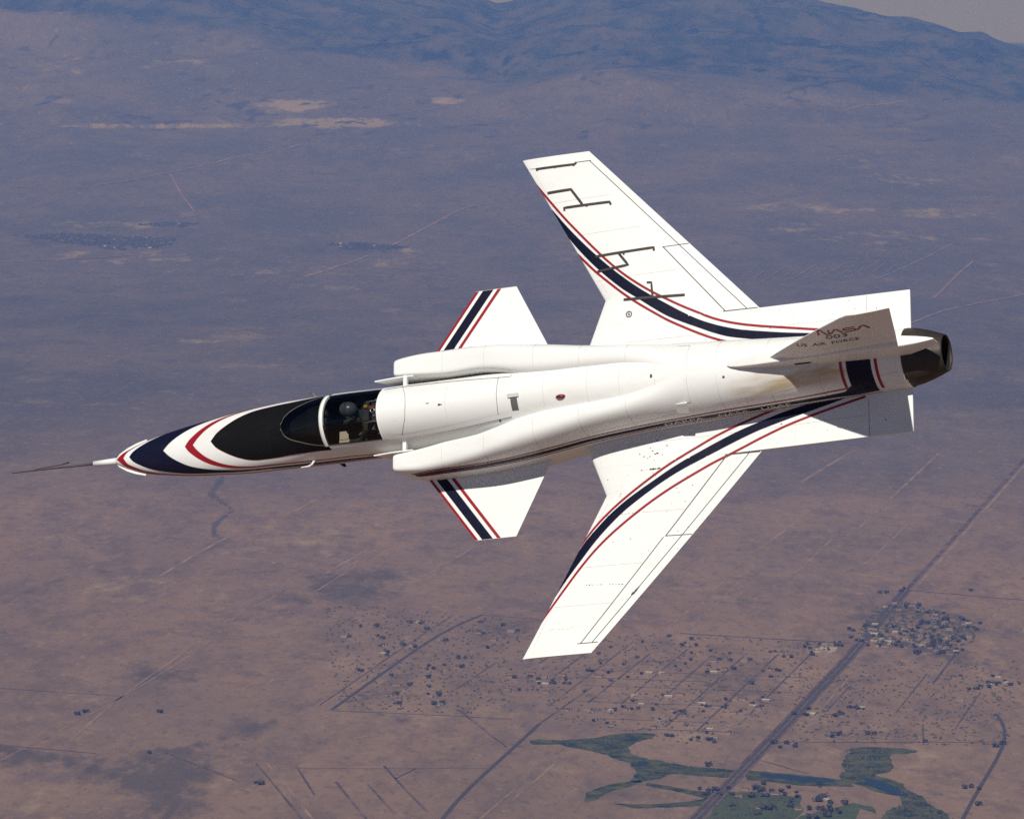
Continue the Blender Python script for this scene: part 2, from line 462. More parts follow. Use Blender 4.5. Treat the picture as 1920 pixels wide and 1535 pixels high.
def build_ground():
    az = []
    a = -180.0
    while a < 180:
        az.append(a)
        a += .055 if -8.2 <= a < 8.2 else (1.0 if -20 <= a < 20 else 5.0)
    rs = [0.0, 400, 1200, 2500, 4500]
    r = 6500.0
    while r < 110000:
        rs.append(r)
        r += 70 if r < 22000 else (170 if r < 34000 else (90 if r < 49500 else (600 if r < 60000 else 5000)))
    verts, scrub, forest, pale, dark, gul = [], [], [], [], [], []
    for r in rs:
        for a in az:
            X, Y = r * math.sin(math.radians(a)), r * math.cos(math.radians(a))
            z = height(X, Y)
            verts.append((X, Y, z))
            b = bearing(X, Y)
            ys = HORIZON + F_PX * (-z) / max(r, 1)
            n1 = noise.fractal(Vector((X * .0003, Y * .0003, 40)), 1, 2, 4) if r > 5000 else 0
            lim = itp(FX, FY, b)
            forest.append(smooth(lim + 10, lim - 12, ys + (48 if b < 1000 else 24) * n1) if r > 30000 else 0.0)
            if 5000 < r < 47000 and -100 < b < 2050:
                c_ = cover(CX + F_PX * math.tan(math.radians(a)) , ys + (ys - HORIZON) * 0.0)
            else: c_ = (0.0, 0.0)
            gul.append(gully(X, Y) if -100 < b < 2050 else 0.0)
            pale.append(c_[0]); dark.append(c_[1])
            scrub.append(smooth(10500, 17500, r + 2600 * n1))
    faces = grid_faces(len(rs), len(az), True)
    o = mesh_obj('ground', verts, faces, M['ground'], None, True)
    for nm, data in (('scrub', scrub), ('forest', forest), ('pale', pale), ('dark', dark), ('gully', gul)):
        at = o.data.attributes.new(nm, 'FLOAT', 'POINT')
        at.data.foreach_set('value', data)
    tag(o, kind='structure')
build_ground()

# ---- flat land-use sheets
def noisy_mat(name, a, b, scale, lo=.38, hi=.62, rough=.95):
    m = principled(name, a, rough); t = m.node_tree; p = t.nodes['Principled BSDF']
    p.inputs['Specular IOR Level'].default_value = .1
    g = nn(m, 'ShaderNodeNewGeometry')
    n = nn(m, 'ShaderNodeTexNoise', Scale=scale, Detail=6.0, Roughness=.65)
    t.links.new(g.outputs['Position'], n.inputs['Vector'])
    r = nn(m, 'ShaderNodeValToRGB')
    r.color_ramp.elements[0].position = lo; r.color_ramp.elements[1].position = hi
    r.color_ramp.elements[0].color = (*a, 1); r.color_ramp.elements[1].color = (*b, 1)
    t.links.new(n.outputs[0], r.inputs[0]); t.links.new(r.outputs[0], p.inputs['Base Color'])
    return m
M['marsh'] = noisy_mat('marsh_green', (.016, .032, .010), (.105, .108, .042), .022, .38, .64)
M['field'] = noisy_mat('field_green', (.042, .070, .020), (.095, .110, .040), .012, .34, .66)
M['asphalt'] = noisy_mat('asphalt', (.060, .053, .052), (.092, .080, .074), .05)
M['shoulder'] = noisy_mat('shoulder', (.10, .075, .066), (.16, .12, .10), .02)
M['dirt'] = noisy_mat('dirt_track', (.185, .132, .102), (.290, .200, .148), .011, .40, .60)
M['dark_dirt'] = noisy_mat('dark_track', (.090, .070, .062), (.185, .128, .100), .011, .46, .64)
M['pale'] = noisy_mat('pale_flat', (.36, .29, .19), (.52, .44, .30), .0016)
M['lot'] = noisy_mat('lot_gravel', (.20, .15, .115), (.44, .38, .30), .03, .40, .60)
M['wash'] = noisy_mat('dry_wash', (.055, .050, .045), (.11, .088, .075), .006)
M['leaf'] = noisy_mat('leaf_dark', (.034, .040, .024), (.090, .086, .052), .12)
M['trunk'] = principled('bark', (.07, .05, .035), .9)
M['roof_a'] = noisy_mat('roof_grey', (.16, .135, .125), (.26, .215, .19), .2)
M['roof_b'] = noisy_mat('roof_brown', (.10, .062, .05), (.16, .10, .08), .2)
M['roof_c'] = principled('roof_white', (.38, .34, .30), .6)
M['stucco'] = principled('stucco', (.26, .20, .16), .9)
mw = principled('pond_water', (.014, .030, .046), .35)
mw.node_tree.nodes['Principled BSDF'].inputs['Specular IOR Level'].default_value = .15
M['water'] = mw

def sheet(name, poly, mat, lift, wobble=7.0, label=None, steps=6, kind='structure'):
    """closed outline on the flat ground, edges broken up, filled by ear clipping"""
    P = [G(*q) for q in poly]
    out = []
    n = len(P)
    for i in range(n):
        a, b = P[i], P[(i + 1) % n]
        k = max(2, min(80, int((b - a).length / 9)))
        for j in range(k):
            c = a.lerp(b, j / k)
            w = noise.noise_vector(Vector((c.x * .012, c.y * .012, 2.0))) * wobble + noise.noise_vector(Vector((c.x * .05, c.y * .05, 7.0))) * wobble * .5 + noise.noise_vector(Vector((c.x * .15, c.y * .15, 4.0))) * 2.5
            out.append((c.x + w.x, c.y + w.y * 1.6, c.z + lift))
    bm = bmesh.new()
    vs_ = [bm.verts.new(p) for p in out]
    try:
        f = bm.faces.new(vs_)
        bmesh.ops.triangulate(bm, faces=[f], ngon_method='EAR_CLIP')
        for f in bm.faces:
            if f.normal.z < 0: f.normal_flip()
    except ValueError:
        pass
    me = bpy.data.meshes.new(name); bm.to_mesh(me); bm.free()
    me.materials.append(mat)
    o = bpy.data.objects.new(name, me); COL.objects.link(o)
    tag(o, label, None, None, kind)
    return o

def strip_pts(poly, seg=120.0):
    P = [G(*q) for q in poly]
    out = []
    for a, b in zip(P[:-1], P[1:]):
        k = max(1, int((b - a).length / seg))
        for j in range(k): out.append(a.lerp(b, j / k))
    out.append(P[-1])
    return out

def road(name, poly, width, mat, lift, label=None, offset=0.0, jitter=0.0, curve=True, taper=False):
    P = strip_pts(poly)
    if curve:
        for _ in range(6):
            P = [P[0]] + [(P[i-1] + P[i] * 2 + P[i+1]) / 4 for i in range(1, len(P) - 1)] + [P[-1]]
    verts = []
    for i, p in enumerate(P):
        d = (P[min(i+1, len(P)-1)] - P[max(i-1, 0)]); d.z = 0; d.normalize()
        nrm = Vector((-d.y, d.x, 0))
        w = width * (.8 if name == 'track' else 1.0) * (1 + jitter * noise.noise(Vector((p.x * .01, p.y * .01, 3))))
        if taper: w *= max(.12, math.sin(math.pi * min(1, max(0, i / (len(P) - 1)))) ** .5)
        for s in (-.5, .5):
            q = p + nrm * (offset + s * w)
            verts.append((q.x, q.y, height(q.x, q.y) + lift))
    o = mesh_obj(name, verts, [(2*i, 2*i+1, 2*i+3, 2*i+2) for i in range(len(P) - 1)], mat)
    for f in o.data.polygons: pass
    tag(o, label, None, None, 'structure')
    return o

HWY = [(1285, 1555), (1395, 1440), (1480, 1352), (1590, 1234), (1700, 1105)]
road('highway_verge', HWY, 30, M['shoulder'], 0.45, curve=False)
road('highway', HWY, 7.5, M['asphalt'], 0.60, offset=6.2, curve=False)
road('highway', HWY, 7.5, M['asphalt'], 0.60, offset=-6.2, curve=False)
road('railway_bed', HWY[1:], 5, M['dark_dirt'], 0.60, offset=13.5, curve=False)
road('road', [(1700, 1105), (1762, 1038), (1830, 962), (1900, 884), (1975, 800)], 13, M['dark_dirt'], 0.50, curve=False)
road('track', [(1704, 1098), (1766, 1031), (1834, 955), (1904, 877), (1978, 795)], 12, M['dirt'], 0.45, offset=-22, curve=False)
road('road', [(815, 1555), (826, 1525), (850, 1500), (900, 1458), (960, 1405), (1012, 1356)], 9, M['asphalt'], 0.55)
road('road', [(1012, 1356), (1070, 1312), (1110, 1288)], 5, M['dark_dirt'], 0.50)
road('road', [(622, 1330), (700, 1274), (800, 1203), (868, 1160), (905, 1152)], 9, M['asphalt'], 0.55)
road('track', [(616, 1322), (694, 1268), (794, 1197), (862, 1155)], 5, M['dark_dirt'], 0.50, offset=20)
road('road', [(905, 1152), (960, 1156), (1020, 1162)], 6, M['dark_dirt'], 0.50)
road('road', [(1275, 1187), (1380, 1193), (1480, 1201), (1595, 1206)], 9, M['wash'], 0.50)
road('road', [(1700, 1106), (1800, 1113), (1930, 1126)], 9, M['dark_dirt'], 0.50)
road('road', [(1795, 1555), (1825, 1490), (1870, 1425), (1896, 1378), (1897, 1364), (1885, 1350), (1868, 1338)], 8, M['asphalt'], 0.55)
road('road', [(1440, 1390), (1580, 1399), (1720, 1396), (1892, 1390)], 6, M['dark_dirt'], 0.50)
road('track', [(1730, 1358), (1726, 1385), (1732, 1396)], 6, M['dark_dirt'], 0.50)
road('track', [(1427, 1425), (1480, 1436), (1515, 1450)], 6, M['dark_dirt'], 0.50)
road('track', [(1750, 1280), (1768, 1255), (1790, 1228)], 7, M['wash'], 0.50)
for poly, w in [([(0, 1425), (110, 1370), (175, 1338), (300, 1265), (395, 1203)], 6), ([(130, 1390), (230, 1300), (330, 1235), (430, 1160), (520, 1115)], 7),
                ([(530, 970), (570, 948), (605, 930)], 14), ([(612, 1075), (660, 1043), (692, 1030)], 12), ([(590, 1110), (700, 1040), (770, 1000)], 8),
                ([(655, 1060), (700, 1036), (740, 1012)], 8), ([(800, 1080), (880, 1030), (960, 985)], 9), ([(300, 1080), (380, 1030), (430, 1005)], 14),
                ([(1380, 1062), (1430, 1025), (1490, 980)], 12), ([(1500, 905), (1540, 880), (1600, 845)], 16), ([(1600, 1000), (1680, 925), (1760, 850)], 12),
                ([(1270, 1080), (1330, 1040)], 8), ([(960, 1500), (1000, 1462), (1040, 1432)], 8), ([(900, 1535), (975, 1470)], 6),
                ([(500, 1430), (540, 1470), (575, 1520), (600, 1555)], 8), ([(1880, 1100), (1900, 1150), (1925, 1190)], 8),
                ([(1480, 1085), (1530, 1040), (1570, 1000)], 8), ([(1620, 1060), (1700, 985)], 8), ([(1850, 1180), (1880, 1130)], 8),
                ([(1540, 1330), (1600, 1260)], 5), ([(1640, 1380), (1665, 1340)], 5), ([(1700, 1460), (1800, 1440), (1860, 1436)], 5),
                ([(1180, 780), (1100, 830), (1040, 870)], 16), ([(1250, 1180), (1330, 1110), (1370, 1080)], 6), ([(1290, 1180), (1390, 1090)], 6)]:
    road('track', poly, w, M['dirt'], 0.40, jitter=.5)
for poly, w in [([(860, 1330), (905, 1370), (950, 1400)], 6), ([(480, 1430), (540, 1500), (570, 1540)], 7), ([(555, 1435), (590, 1490)], 7), ([(630, 1465), (680, 1530), (700, 1550)], 8),
                ([(690, 1470), (740, 1525)], 7), ([(720, 1435), (760, 1490), (800, 1520)], 7), ([(560, 1440), (640, 1437), (800, 1448), (920, 1440)], 4),
                ([(0, 1290), (120, 1298), (230, 1305)], 6), ([(310, 1410), (370, 1440), (450, 1465)], 7), ([(0, 1396), (60, 1402), (180, 1412)], 8),
                ([(620, 1332), (760, 1330), (960, 1348)], 6), ([(780, 1440), (740, 1460)], 6)]:
    road('track', poly, w, M['dark_dirt'], 0.42, jitter=.5)
# tracks of the far basin
for poly, w in [([(150, 352), (250, 338), (330, 322), (420, 300), (560, 272), (640, 262)], 30), ([(318, 326), (340, 365), (365, 398)], 18),
                ([(715, 470), (790, 432), (855, 396), (890, 384), (960, 378)], 26), ([(0, 492), (150, 486), (260, 478)], 40), ([(570, 520), (660, 492), (690, 480)], 30),
                ([(1620, 640), (1700, 610), (1760, 585), (1830, 570), (1925, 552)], 26), ([(1750, 560), (1800, 510), (1825, 490)], 18), ([(600, 512), (740, 500), (860, 520)], 18),
                ([(1640, 525), (1700, 500), (1790, 455)], 14), ([(1700, 190), (1560, 210), (1430, 200)], 18), ([(840, 200), (760, 210), (690, 222)], 20)]:
    road('track', poly, w, M['dirt'], 2.6, jitter=.6)
for i in range(15):
    x0, y0 = 1390 + i * 19 + random.uniform(-4, 4), 520 + (i % 3) * 5 - i * 1.1
    road('track', [(x0, y0), (x0 + 26, y0 - 15 - i * .3)], 9, M['dirt'], 2.6, jitter=.5)

# ---- marshes, ponds and irrigated fields around the highway
sheet('marsh', [(990, 1389), (1012, 1384), (1040, 1388), (1120, 1382), (1150, 1376), (1180, 1373), (1228, 1376), (1224, 1384), (1190, 1391), (1178, 1400), (1183, 1412), (1215, 1423), (1300, 1436), (1390, 1444),
                (1388, 1458), (1320, 1455), (1260, 1450), (1222, 1462), (1195, 1468), (1180, 1466), (1188, 1446), (1180, 1430), (1120, 1409), (1050, 1396), (995, 1395)], M['marsh'], 0.200, 9)
sheet('marsh', [(1196, 1462), (1206, 1467), (1150, 1482), (1122, 1498), (1094, 1502), (1102, 1484), (1140, 1471)], M['marsh'], 0.200, 6)
sheet('marsh', [(1212, 1467), (1260, 1474), (1310, 1482), (1346, 1488), (1344, 1500), (1300, 1490), (1210, 1472)], M['marsh'], 0.200, 5)
sheet('marsh', [(1146, 1505), (1220, 1507), (1290, 1501), (1330, 1495), (1338, 1507), (1260, 1513), (1190, 1515)], M['marsh'], 0.200, 5)
sheet('marsh', [(1394, 1444), (1440, 1446), (1530, 1455), (1590, 1463), (1602, 1474), (1500, 1472), (1402, 1461)], M['marsh'], 0.200, 5)
sheet('marsh', [(1588, 1402), (1633, 1400), (1698, 1403), (1720, 1409), (1701, 1413), (1668, 1413), (1668, 1424), (1677, 1440), (1660, 1448), (1636, 1451), (1665, 1459), (1695, 1473), (1730, 1494), (1762, 1514), (1800, 1542),
                (1640, 1542), (1660, 1520), (1692, 1508), (1683, 1495), (1648, 1486), (1618, 1474), (1600, 1468), (1579, 1463), (1570, 1453), (1585, 1445), (1576, 1430), (1588, 1421), (1600, 1409)], M['marsh'], 0.225, 9)
sheet('field', [(1340, 1505), (1360, 1485), (1420, 1484), (1500, 1494), (1505, 1520), (1480, 1545), (1318, 1545)], M['field'], 0.175, 5)
sheet('field', [(1500, 1528), (1600, 1505), (1640, 1512), (1640, 1545), (1490, 1545)], M['field'], 0.188, 5)
sheet('pond', [(1618, 1457), (1648, 1462), (1677, 1474), (1707, 1489), (1701, 1495), (1677, 1489), (1648, 1479), (1624, 1468)], M['water'], 0.350, 5)
sheet('pond', [(1425, 1449), (1480, 1452), (1560, 1461), (1570, 1466), (1500, 1464), (1430, 1456)], M['water'], 0.350, 4)
sheet('pond', [(1186, 1428), (1205, 1426), (1220, 1430), (1206, 1434), (1190, 1433)], M['water'], 0.350, 4)
sheet('bare_lot', [(1522, 1222), (1535, 1212), (1572, 1210), (1566, 1220), (1550, 1226)], M['lot'], 0.275, 5)
sheet('bare_lot', [(1253, 1317), (1275, 1314), (1340, 1325), (1330, 1329), (1270, 1322)], M['dirt'], 0.275, 4)
sheet('bare_lot', [(1602, 1535), (1612, 1515), (1650, 1528), (1660, 1545), (1600, 1545)], M['dirt'], 0.300, 4)
# ---- trees, houses
def leaf_cloud(seed, n=70, rx=6.5, rz=3.6):
    rd = random.Random(seed)
    vs_, fs_, ix = [], [], []
    lobes = [(rd.uniform(-.55, .55) * rx, rd.uniform(-.5, .5) * rx, rd.uniform(.5, 1.0) * rz, rd.uniform(.45, .75)) for _ in range(5)]
    for i in range(n):
        lx, ly, lz, s = lobes[i % 5]
        d = Vector((rd.gauss(0, 1), rd.gauss(0, 1), rd.gauss(0, 1))).normalized()
        r = rd.uniform(.65, 1.0)
        c = Vector((lx + d.x * rx * s * r * .75, ly + d.y * rx * s * r * .75, max(.9, lz + 1.2 + d.z * rz * s * r)))
        k = rd.uniform(1.0, 2.0)
        u = d.orthogonal().normalized(); v = d.cross(u)
        a = rd.uniform(0, 6.28); u, v = u * math.cos(a) + v * math.sin(a), v * math.cos(a) - u * math.sin(a)
        b = len(vs_)
        vs_ += [tuple(c + u * k), tuple(c + v * k * .8), tuple(c - u * k), tuple(c - v * k * .8 + d * .6)]
        fs_ += [(b, b+1, b+2, b+3)]; ix.append(0)
    b = len(vs_)
    m = len(fs_)
    tube(vs_, fs_, [(0, 0, -.5), (.1, 0, 2.2), (0, .2, 4)], [.45, .33, .15], 5)
    ix += [1] * (len(fs_) - m)
    return vs_, fs_, ix

TREES = []
for s in range(6):
    v, f, ix = leaf_cloud(100 + s, 80, 4.4 + s * .7, 2.6 + .3 * (s % 3))
    me = bpy.data.meshes.new('tree')
    me.from_pydata(v, [], f); me.materials.append(M['leaf']); me.materials.append(M['trunk'])
    me.polygons.foreach_set('material_index', ix); me.update()
    TREES.append(me)

def house_mesh(seed, roof):
    rd = random.Random(seed)
    L, W, H, R = rd.uniform(14, 20), rd.uniform(8, 10), 3.0, 1.9
    vs_, fs_, ix = [], [], []
    box(vs_, fs_, (-L/2, -W/2, -.4), (L/2, W/2, H)); ix += [0] * 6
    def gable(x0, x1, y0, y1, z, rh, e=.6):
        b = len(vs_)
        ym = (y0 + y1) / 2
        vs_.extend([(x0-e, y0-e, z), (x1+e, y0-e, z), (x1+e, ym, z+rh), (x0-e, ym, z+rh), (x1+e, y1+e, z), (x0-e, y1+e, z)])
        fs_.extend([(b, b+1, b+2, b+3), (b+3, b+2, b+4, b+5), (b, b+3, b+5), (b+1, b+4, b+2), (b, b+5, b+4, b+1)]); ix.extend([1] * 5)
    gable(-L/2, L/2, -W/2, W/2, H + .01, R)
    g = W * .7
    box(vs_, fs_, (L/2 - g, -W/2 - 4.5, -.4), (L/2, -W/2 - .05, H - .1)); ix += [0] * 6
    gable(L/2 - g, L/2, -W/2 - 4.5, -W/2 - .8, H - .08, 1.3, .4)
    me = bpy.data.meshes.new('house')
    me.from_pydata(vs_, [], fs_); me.materials.append(M['stucco']); me.materials.append(roof)
    me.polygons.foreach_set('material_index', ix); me.update()
    return me
HOUSES = [house_mesh(5 + i, M[('roof_a', 'roof_b', 'roof_a', 'roof_b', 'roof_c', 'roof_b')[i]]) for i in range(6)]

def inside(poly, x, y):
    c = False
    for i in range(len(poly)):
        (x1, y1), (x2, y2) = poly[i], poly[i-1]
        if (y1 > y) != (y2 > y) and x < (x2 - x1) * (y - y1) / (y2 - y1) + x1: c = not c
    return c

HD = (G(1590, 1234) - G(1395, 1440)); HD.z = 0; HD.normalize()      # direction of the highway
ED = Vector((HD.y, -HD.x, 0))                                        # streets cross it at right angles
def place(me, name, p, rz, s, label, cat, group):
    o = bpy.data.objects.new(name, me); COL.objects.link(o)
    o.location = p; o.rotation_euler = (0, 0, rz); o.scale = (s, s, s * random.uniform(.85, 1.15))
    tag(o, label, cat, group)

def settle(poly, n_tree, n_house, tl, hl, tg, hg, rows=95.0, tsize=(.8, 1.5), cluster=.6):
    P = [G(*q) for q in poly]; P2 = [(p.x, p.y) for p in P]
    c = sum(P, Vector()) / len(P)
    x0, x1 = min(p[0] for p in P2), max(p[0] for p in P2); y0, y1 = min(p[1] for p in P2), max(p[1] for p in P2)
    hz = math.atan2(ED.y, ED.x)
    spots = []
    def pick():
        for _ in range(400):
            x, y = random.uniform(x0, x1), random.uniform(y0, y1)
            if not inside(P2, x, y): continue
            if noise.noise(Vector((x * .006, y * .003, 11))) < -.12 + random.uniform(-.15, .25): continue
            d = Vector((x, y, 0)) - c; d.z = 0
            a, b = d.dot(ED), d.dot(HD)
            b = round(b / rows) * rows + random.choice((-1, 1)) * random.uniform(12, 24)
            q = c + ED * a + HD * b
            if all((q.x - s.x) ** 2 + (q.y - s.y) ** 2 > 13 ** 2 for s in spots):
                return Vector((q.x, q.y, -ALT))
        return None
    def spot(text, p, big):
        u = (p.x - x0) / (x1 - x0); v = (p.y - y0) / (y1 - y0)
        col = ('left', 'middle', 'right')[min(2, max(0, int(u * 3)))]; row = ('near', 'central', 'far')[min(2, max(0, int(v * 3)))]
        sz = '' if big is None else ('large ' if big else 'small ')
        return sz + text.replace('in the', 'in the %s %s part of the' % (row, col), 1) if ' in the' in text else sz + text + ', %s %s part' % (row, col)
    homes = []
    for i in range(n_house):
        p = pick()
        if p is None: break
        spots.append(p); homes.append(p)
        place(random.choice(HOUSES), 'house', p + Vector((0, 0, .5)), hz + random.choice((0, math.pi/2, math.pi)) + random.uniform(-.05, .05), random.uniform(.75, 1.05), spot(hl, p, None), 'house', hg)
    for i in range(n_tree):
        p = None
        if homes and random.random() < cluster:
            h = random.choice(homes); a = random.uniform(0, 6.28); r = random.uniform(13, 30)
            p = Vector((h.x + r * math.cos(a), h.y + r * math.sin(a), -ALT))
        p = p or pick()
        if p is None: break
        spots.append(p)
        sc = random.uniform(*tsize)
        place(random.choice(TREES), 'tree', p + Vector((0, 0, .4)), random.uniform(0, 6.28), sc, spot(tl, p, sc > sum(tsize) / 2), 'tree', tg)

settle([(1640, 1140), (1700, 1128), (1760, 1150), (1830, 1165), (1828, 1200), (1790, 1226), (1640, 1216), (1600, 1196)], 92, 58,
       'dark tree in the dense settlement right of the highway', 'low house in the dense settlement right of the highway',
       'trees of the dense settlement', 'houses of the dense settlement', 80, (.8, 1.5), .5)
settle([(1150, 1192), (1560, 1206), (1490, 1310), (1350, 1402), (1300, 1385), (1010, 1335), (990, 1235)], 88, 64,
       'dark tree in the street grid below the wing tip', 'low house in the street grid below the wing tip',
       'trees of the street grid', 'houses of the street grid', 110, (.7, 1.3), .5)
settle([(620, 1140), (960, 1165), (1000, 1300), (960, 1340), (700, 1330), (650, 1250)], 44, 24,
       'dark tree in the hamlet by the short dark road', 'low house in the hamlet by the short dark road',
       'trees of the left hamlet', 'houses of the left hamlet', 140, (.9, 1.5), .6)
settle([(1800, 1262), (1915, 1280), (1915, 1322), (1780, 1318)], 14, 6,
       'dark tree in the cluster above the curved road', 'low house in the cluster above the curved road',
       'trees at the right edge', 'houses at the right edge', 90)
settle([(1400, 1478), (1540, 1470), (1650, 1492), (1690, 1505), (1620, 1512), (1560, 1535), (1440, 1530), (1370, 1500)], 40, 9,
       'dark tree in the farmyards beside the green field', 'low house in the farmyards beside the green field',
       'trees by the green field', 'houses by the green field', 70, (1.0, 1.8), .45)
settle([(1490, 1325), (1620, 1330), (1600, 1352), (1490, 1348)], 12, 6,
       'dark tree in the hamlet on the right highway verge', 'low house in the hamlet on the right highway verge',
       'trees of the verge hamlet', 'houses of the verge hamlet', 70)

def streets(poly, gap, d, mat, w, skip=.3):
    P2 = [(p.x, p.y) for p in (G(*q) for q in poly)]
    c = Vector((sum(p[0] for p in P2) / len(P2), sum(p[1] for p in P2) / len(P2), 0))
    e = Vector((d.y, -d.x, 0))
    for k in range(-14, 15):
        run = []
        for t in range(-1500, 1501, 30):
            q = c + e * (k * gap) + d * t
            if inside(P2, q.x, q.y): run.append(q)
        if len(run) < 5 or random.random() < skip: continue
        a = random.randint(0, len(run) // 3); b = random.randint(2 * len(run) // 3, len(run))
        v_ = []
        for q in run[a:b]:
            for s in (-.5, .5): v_.append((q.x + e.x * s * w, q.y + e.y * s * w, -ALT + .36))
        if len(v_) >= 4: tag(mesh_obj('street', v_, [(2*i, 2*i+1, 2*i+3, 2*i+2) for i in range(len(v_) // 2 - 1)], mat), kind='structure')
streets([(1150, 1192), (1560, 1206), (1490, 1310), (1350, 1402), (1300, 1385), (1010, 1335), (990, 1235)], 75, HD, M['dark_dirt'], 5, .2)
streets([(1150, 1192), (1560, 1206), (1490, 1310), (1350, 1402), (1300, 1385), (1010, 1335), (990, 1235)], 110, ED, M['dark_dirt'], 5, .4)
streets([(1640, 1140), (1700, 1128), (1760, 1150), (1830, 1165), (1828, 1200), (1790, 1226), (1640, 1216), (1600, 1196)], 60, HD, M['dark_dirt'], 5, .3)
streets([(620, 1140), (960, 1165), (1000, 1300), (960, 1340), (700, 1330), (650, 1250)], 130, HD, M['dark_dirt'], 4, .4)
streets([(1560, 1230), (1800, 1240), (1880, 1300), (1780, 1390), (1500, 1380)], 150, HD, M['dark_dirt'], 4, .5)

# isolated groves and hedgerows, each a tree of its own
settle([(1505, 1205), (1580, 1206), (1575, 1224), (1520, 1232)], 14, 6, 'dark tree in the yard round the pale lot', 'low house in the yard round the pale lot', 'trees by the pale lot', 'houses by the pale lot', 30, (.8, 1.3), .3)
LONE = [(146, 1340), (160, 1336), (280, 1412), (480, 1468), (490, 1471), (300, 1336), (1880, 1395), (1866, 1400), (1835, 1480), (1820, 1476), (1808, 1478), (1832, 1509), (1592, 1181), (1600, 1183),
        (1650, 1112), (1662, 1112), (1690, 1109), (1695, 1104), (1820, 1108), (1628, 1377), (1640, 1376), (1735, 1391), (1560, 1382), (1570, 1378), (1475, 1395), (1490, 1400), (1450, 1394), (1462, 1402),
        (1310, 1385), (1330, 1388), (1338, 1392), (1250, 1380), (1260, 1381), (1328, 1436), (1320, 1490), (1330, 1486), (1340, 1482), (1312, 1480), (1350, 1490), (1365, 1478)]
for px, py in LONE:
    place(random.choice(TREES), 'tree', G(px, py, .4), random.uniform(0, 6.28), random.uniform(1.0, 1.6),
          'lone dark tree on %s open ground, %s of the picture' % ('near' if py > 1420 else 'middle' if py > 1250 else 'far', 'left third' if px < 640 else 'centre' if px < 1330 else 'right of centre' if px < 1600 else 'right edge'), 'tree', 'lone trees')

# towns and groves too far off to count
def far_town(poly, n, label):
    P = [(q[0], q[1]) for q in poly]
    x0, x1 = min(p[0] for p in P), max(p[0] for p in P); y0, y1 = min(p[1] for p in P), max(p[1] for p in P)
    vs_, fs_, ix = [], [], []
    for i in range(n):
        for _ in range(60):
            x, y = random.uniform(x0, x1), random.uniform(y0, y1)
            if inside(P, x, y) and noise.noise(Vector((x * .08, y * .35, 4))) > -.15: break
        p = G(x, y)
        b = len(vs_)
        if random.random() < .04:
            s = random.uniform(6, 12)
            box(vs_, fs_, (p.x - s, p.y - s, p.z), (p.x + s, p.y + s, p.z + random.uniform(5, 9))); ix += [1] * 6
        else:
            s = random.uniform(9, 24); h = random.uniform(6, 11)
            k = 6
            for j in range(k):
                a = 6.28 * j / k; r = s * random.uniform(.7, 1.2)
                vs_.append((p.x + r * math.cos(a), p.y + r * math.sin(a), p.z + 1))
            for j in range(k):
                a = 6.28 * j / k + .4; r = s * random.uniform(.35, .8)
                vs_.append((p.x + r * math.cos(a), p.y + r * math.sin(a), p.z + h * random.uniform(.8, 1.1)))
            for j in range(k):
                fs_.append((b + j, b + (j+1) % k, b + k + (j+1) % k, b + k + j)); ix.append(0)
            fs_.append(tuple(b + k + j for j in range(k))); ix.append(0)
    o = mesh_obj('far_town', vs_, fs_, None, None, False, [M['leaf'], M['roof_c']], ix)
    tag(o, label, 'town', None, 'stuff')
far_town([(30, 443), (120, 437), (200, 442), (330, 448), (320, 462), (220, 470), (100, 452)], 420, 'far blue-dark town strip of trees and roofs at left below the mountains')
far_town([(250, 422), (310, 418), (370, 420), (340, 427)], 70, 'thin dark grove streak above the far town at left')
far_town([(610, 458), (690, 456), (770, 464), (720, 472), (650, 468)], 160, 'far dark grove of trees in the basin left of the upper wing')

# bushes in the marshes, too many to count
def bushes(polys, n, label):
    vs_, fs_ = [], []
    for poly in polys:
        x0, x1 = min(p[0] for p in poly), max(p[0] for p in poly); y0, y1 = min(p[1] for p in poly), max(p[1] for p in poly)
        for i in range(n):
            x, y = random.uniform(x0, x1), random.uniform(y0, y1)
            if not inside(poly, x, y): continue
            if noise.noise(Vector((x * .09, y * .2, 6))) < .0: continue
            p = G(x, y)
            b = len(vs_); s = random.uniform(1.5, 4.5)
            for j in range(5):
                a = 6.28 * j / 5 + random.random()
                vs_.append((p.x + s * math.cos(a), p.y + s * math.sin(a), p.z + .3))
            vs_.append((p.x + random.uniform(-1, 1), p.y + random.uniform(-1, 1), p.z + s * random.uniform(.6, 1.1)))
            for j in range(5): fs_.append((b + j, b + (j+1) % 5, b + 5))
    o = mesh_obj('bushes', vs_, fs_, M['leaf'])
    tag(o, label, 'bushes', None, 'stuff')
bushes([[(1040, 1388), (1180, 1374), (1225, 1378), (1180, 1400), (1220, 1424), (1390, 1445), (1388, 1458), (1260, 1450), (1200, 1466), (1184, 1430), (1060, 1396)],
        [(1588, 1403), (1700, 1404), (1668, 1414), (1674, 1440), (1640, 1452), (1600, 1466), (1575, 1455), (1585, 1425)],
        [(1690, 1475), (1790, 1535), (1660, 1535), (1690, 1505)], [(1345, 1490), (1500, 1495), (1480, 1540), (1330, 1540)]], 900, 'low dark green bushes scattered through the marshes at the bottom')
bushes([[(960, 1180), (1560, 1200), (1450, 1350), (1300, 1400), (1000, 1340)], [(600, 1130), (960, 1160), (960, 1340), (640, 1330)], [(1500, 1240), (1915, 1240), (1890, 1400), (1480, 1390)], [(1640, 1140), (1700, 1128), (1830, 1165), (1828, 1200), (1790, 1226), (1600, 1200)], [(1640, 1140), (1700, 1128), (1830, 1165), (1828, 1200), (1790, 1226), (1600, 1200)]], 2200, 'scattered low desert shrubs between the streets')

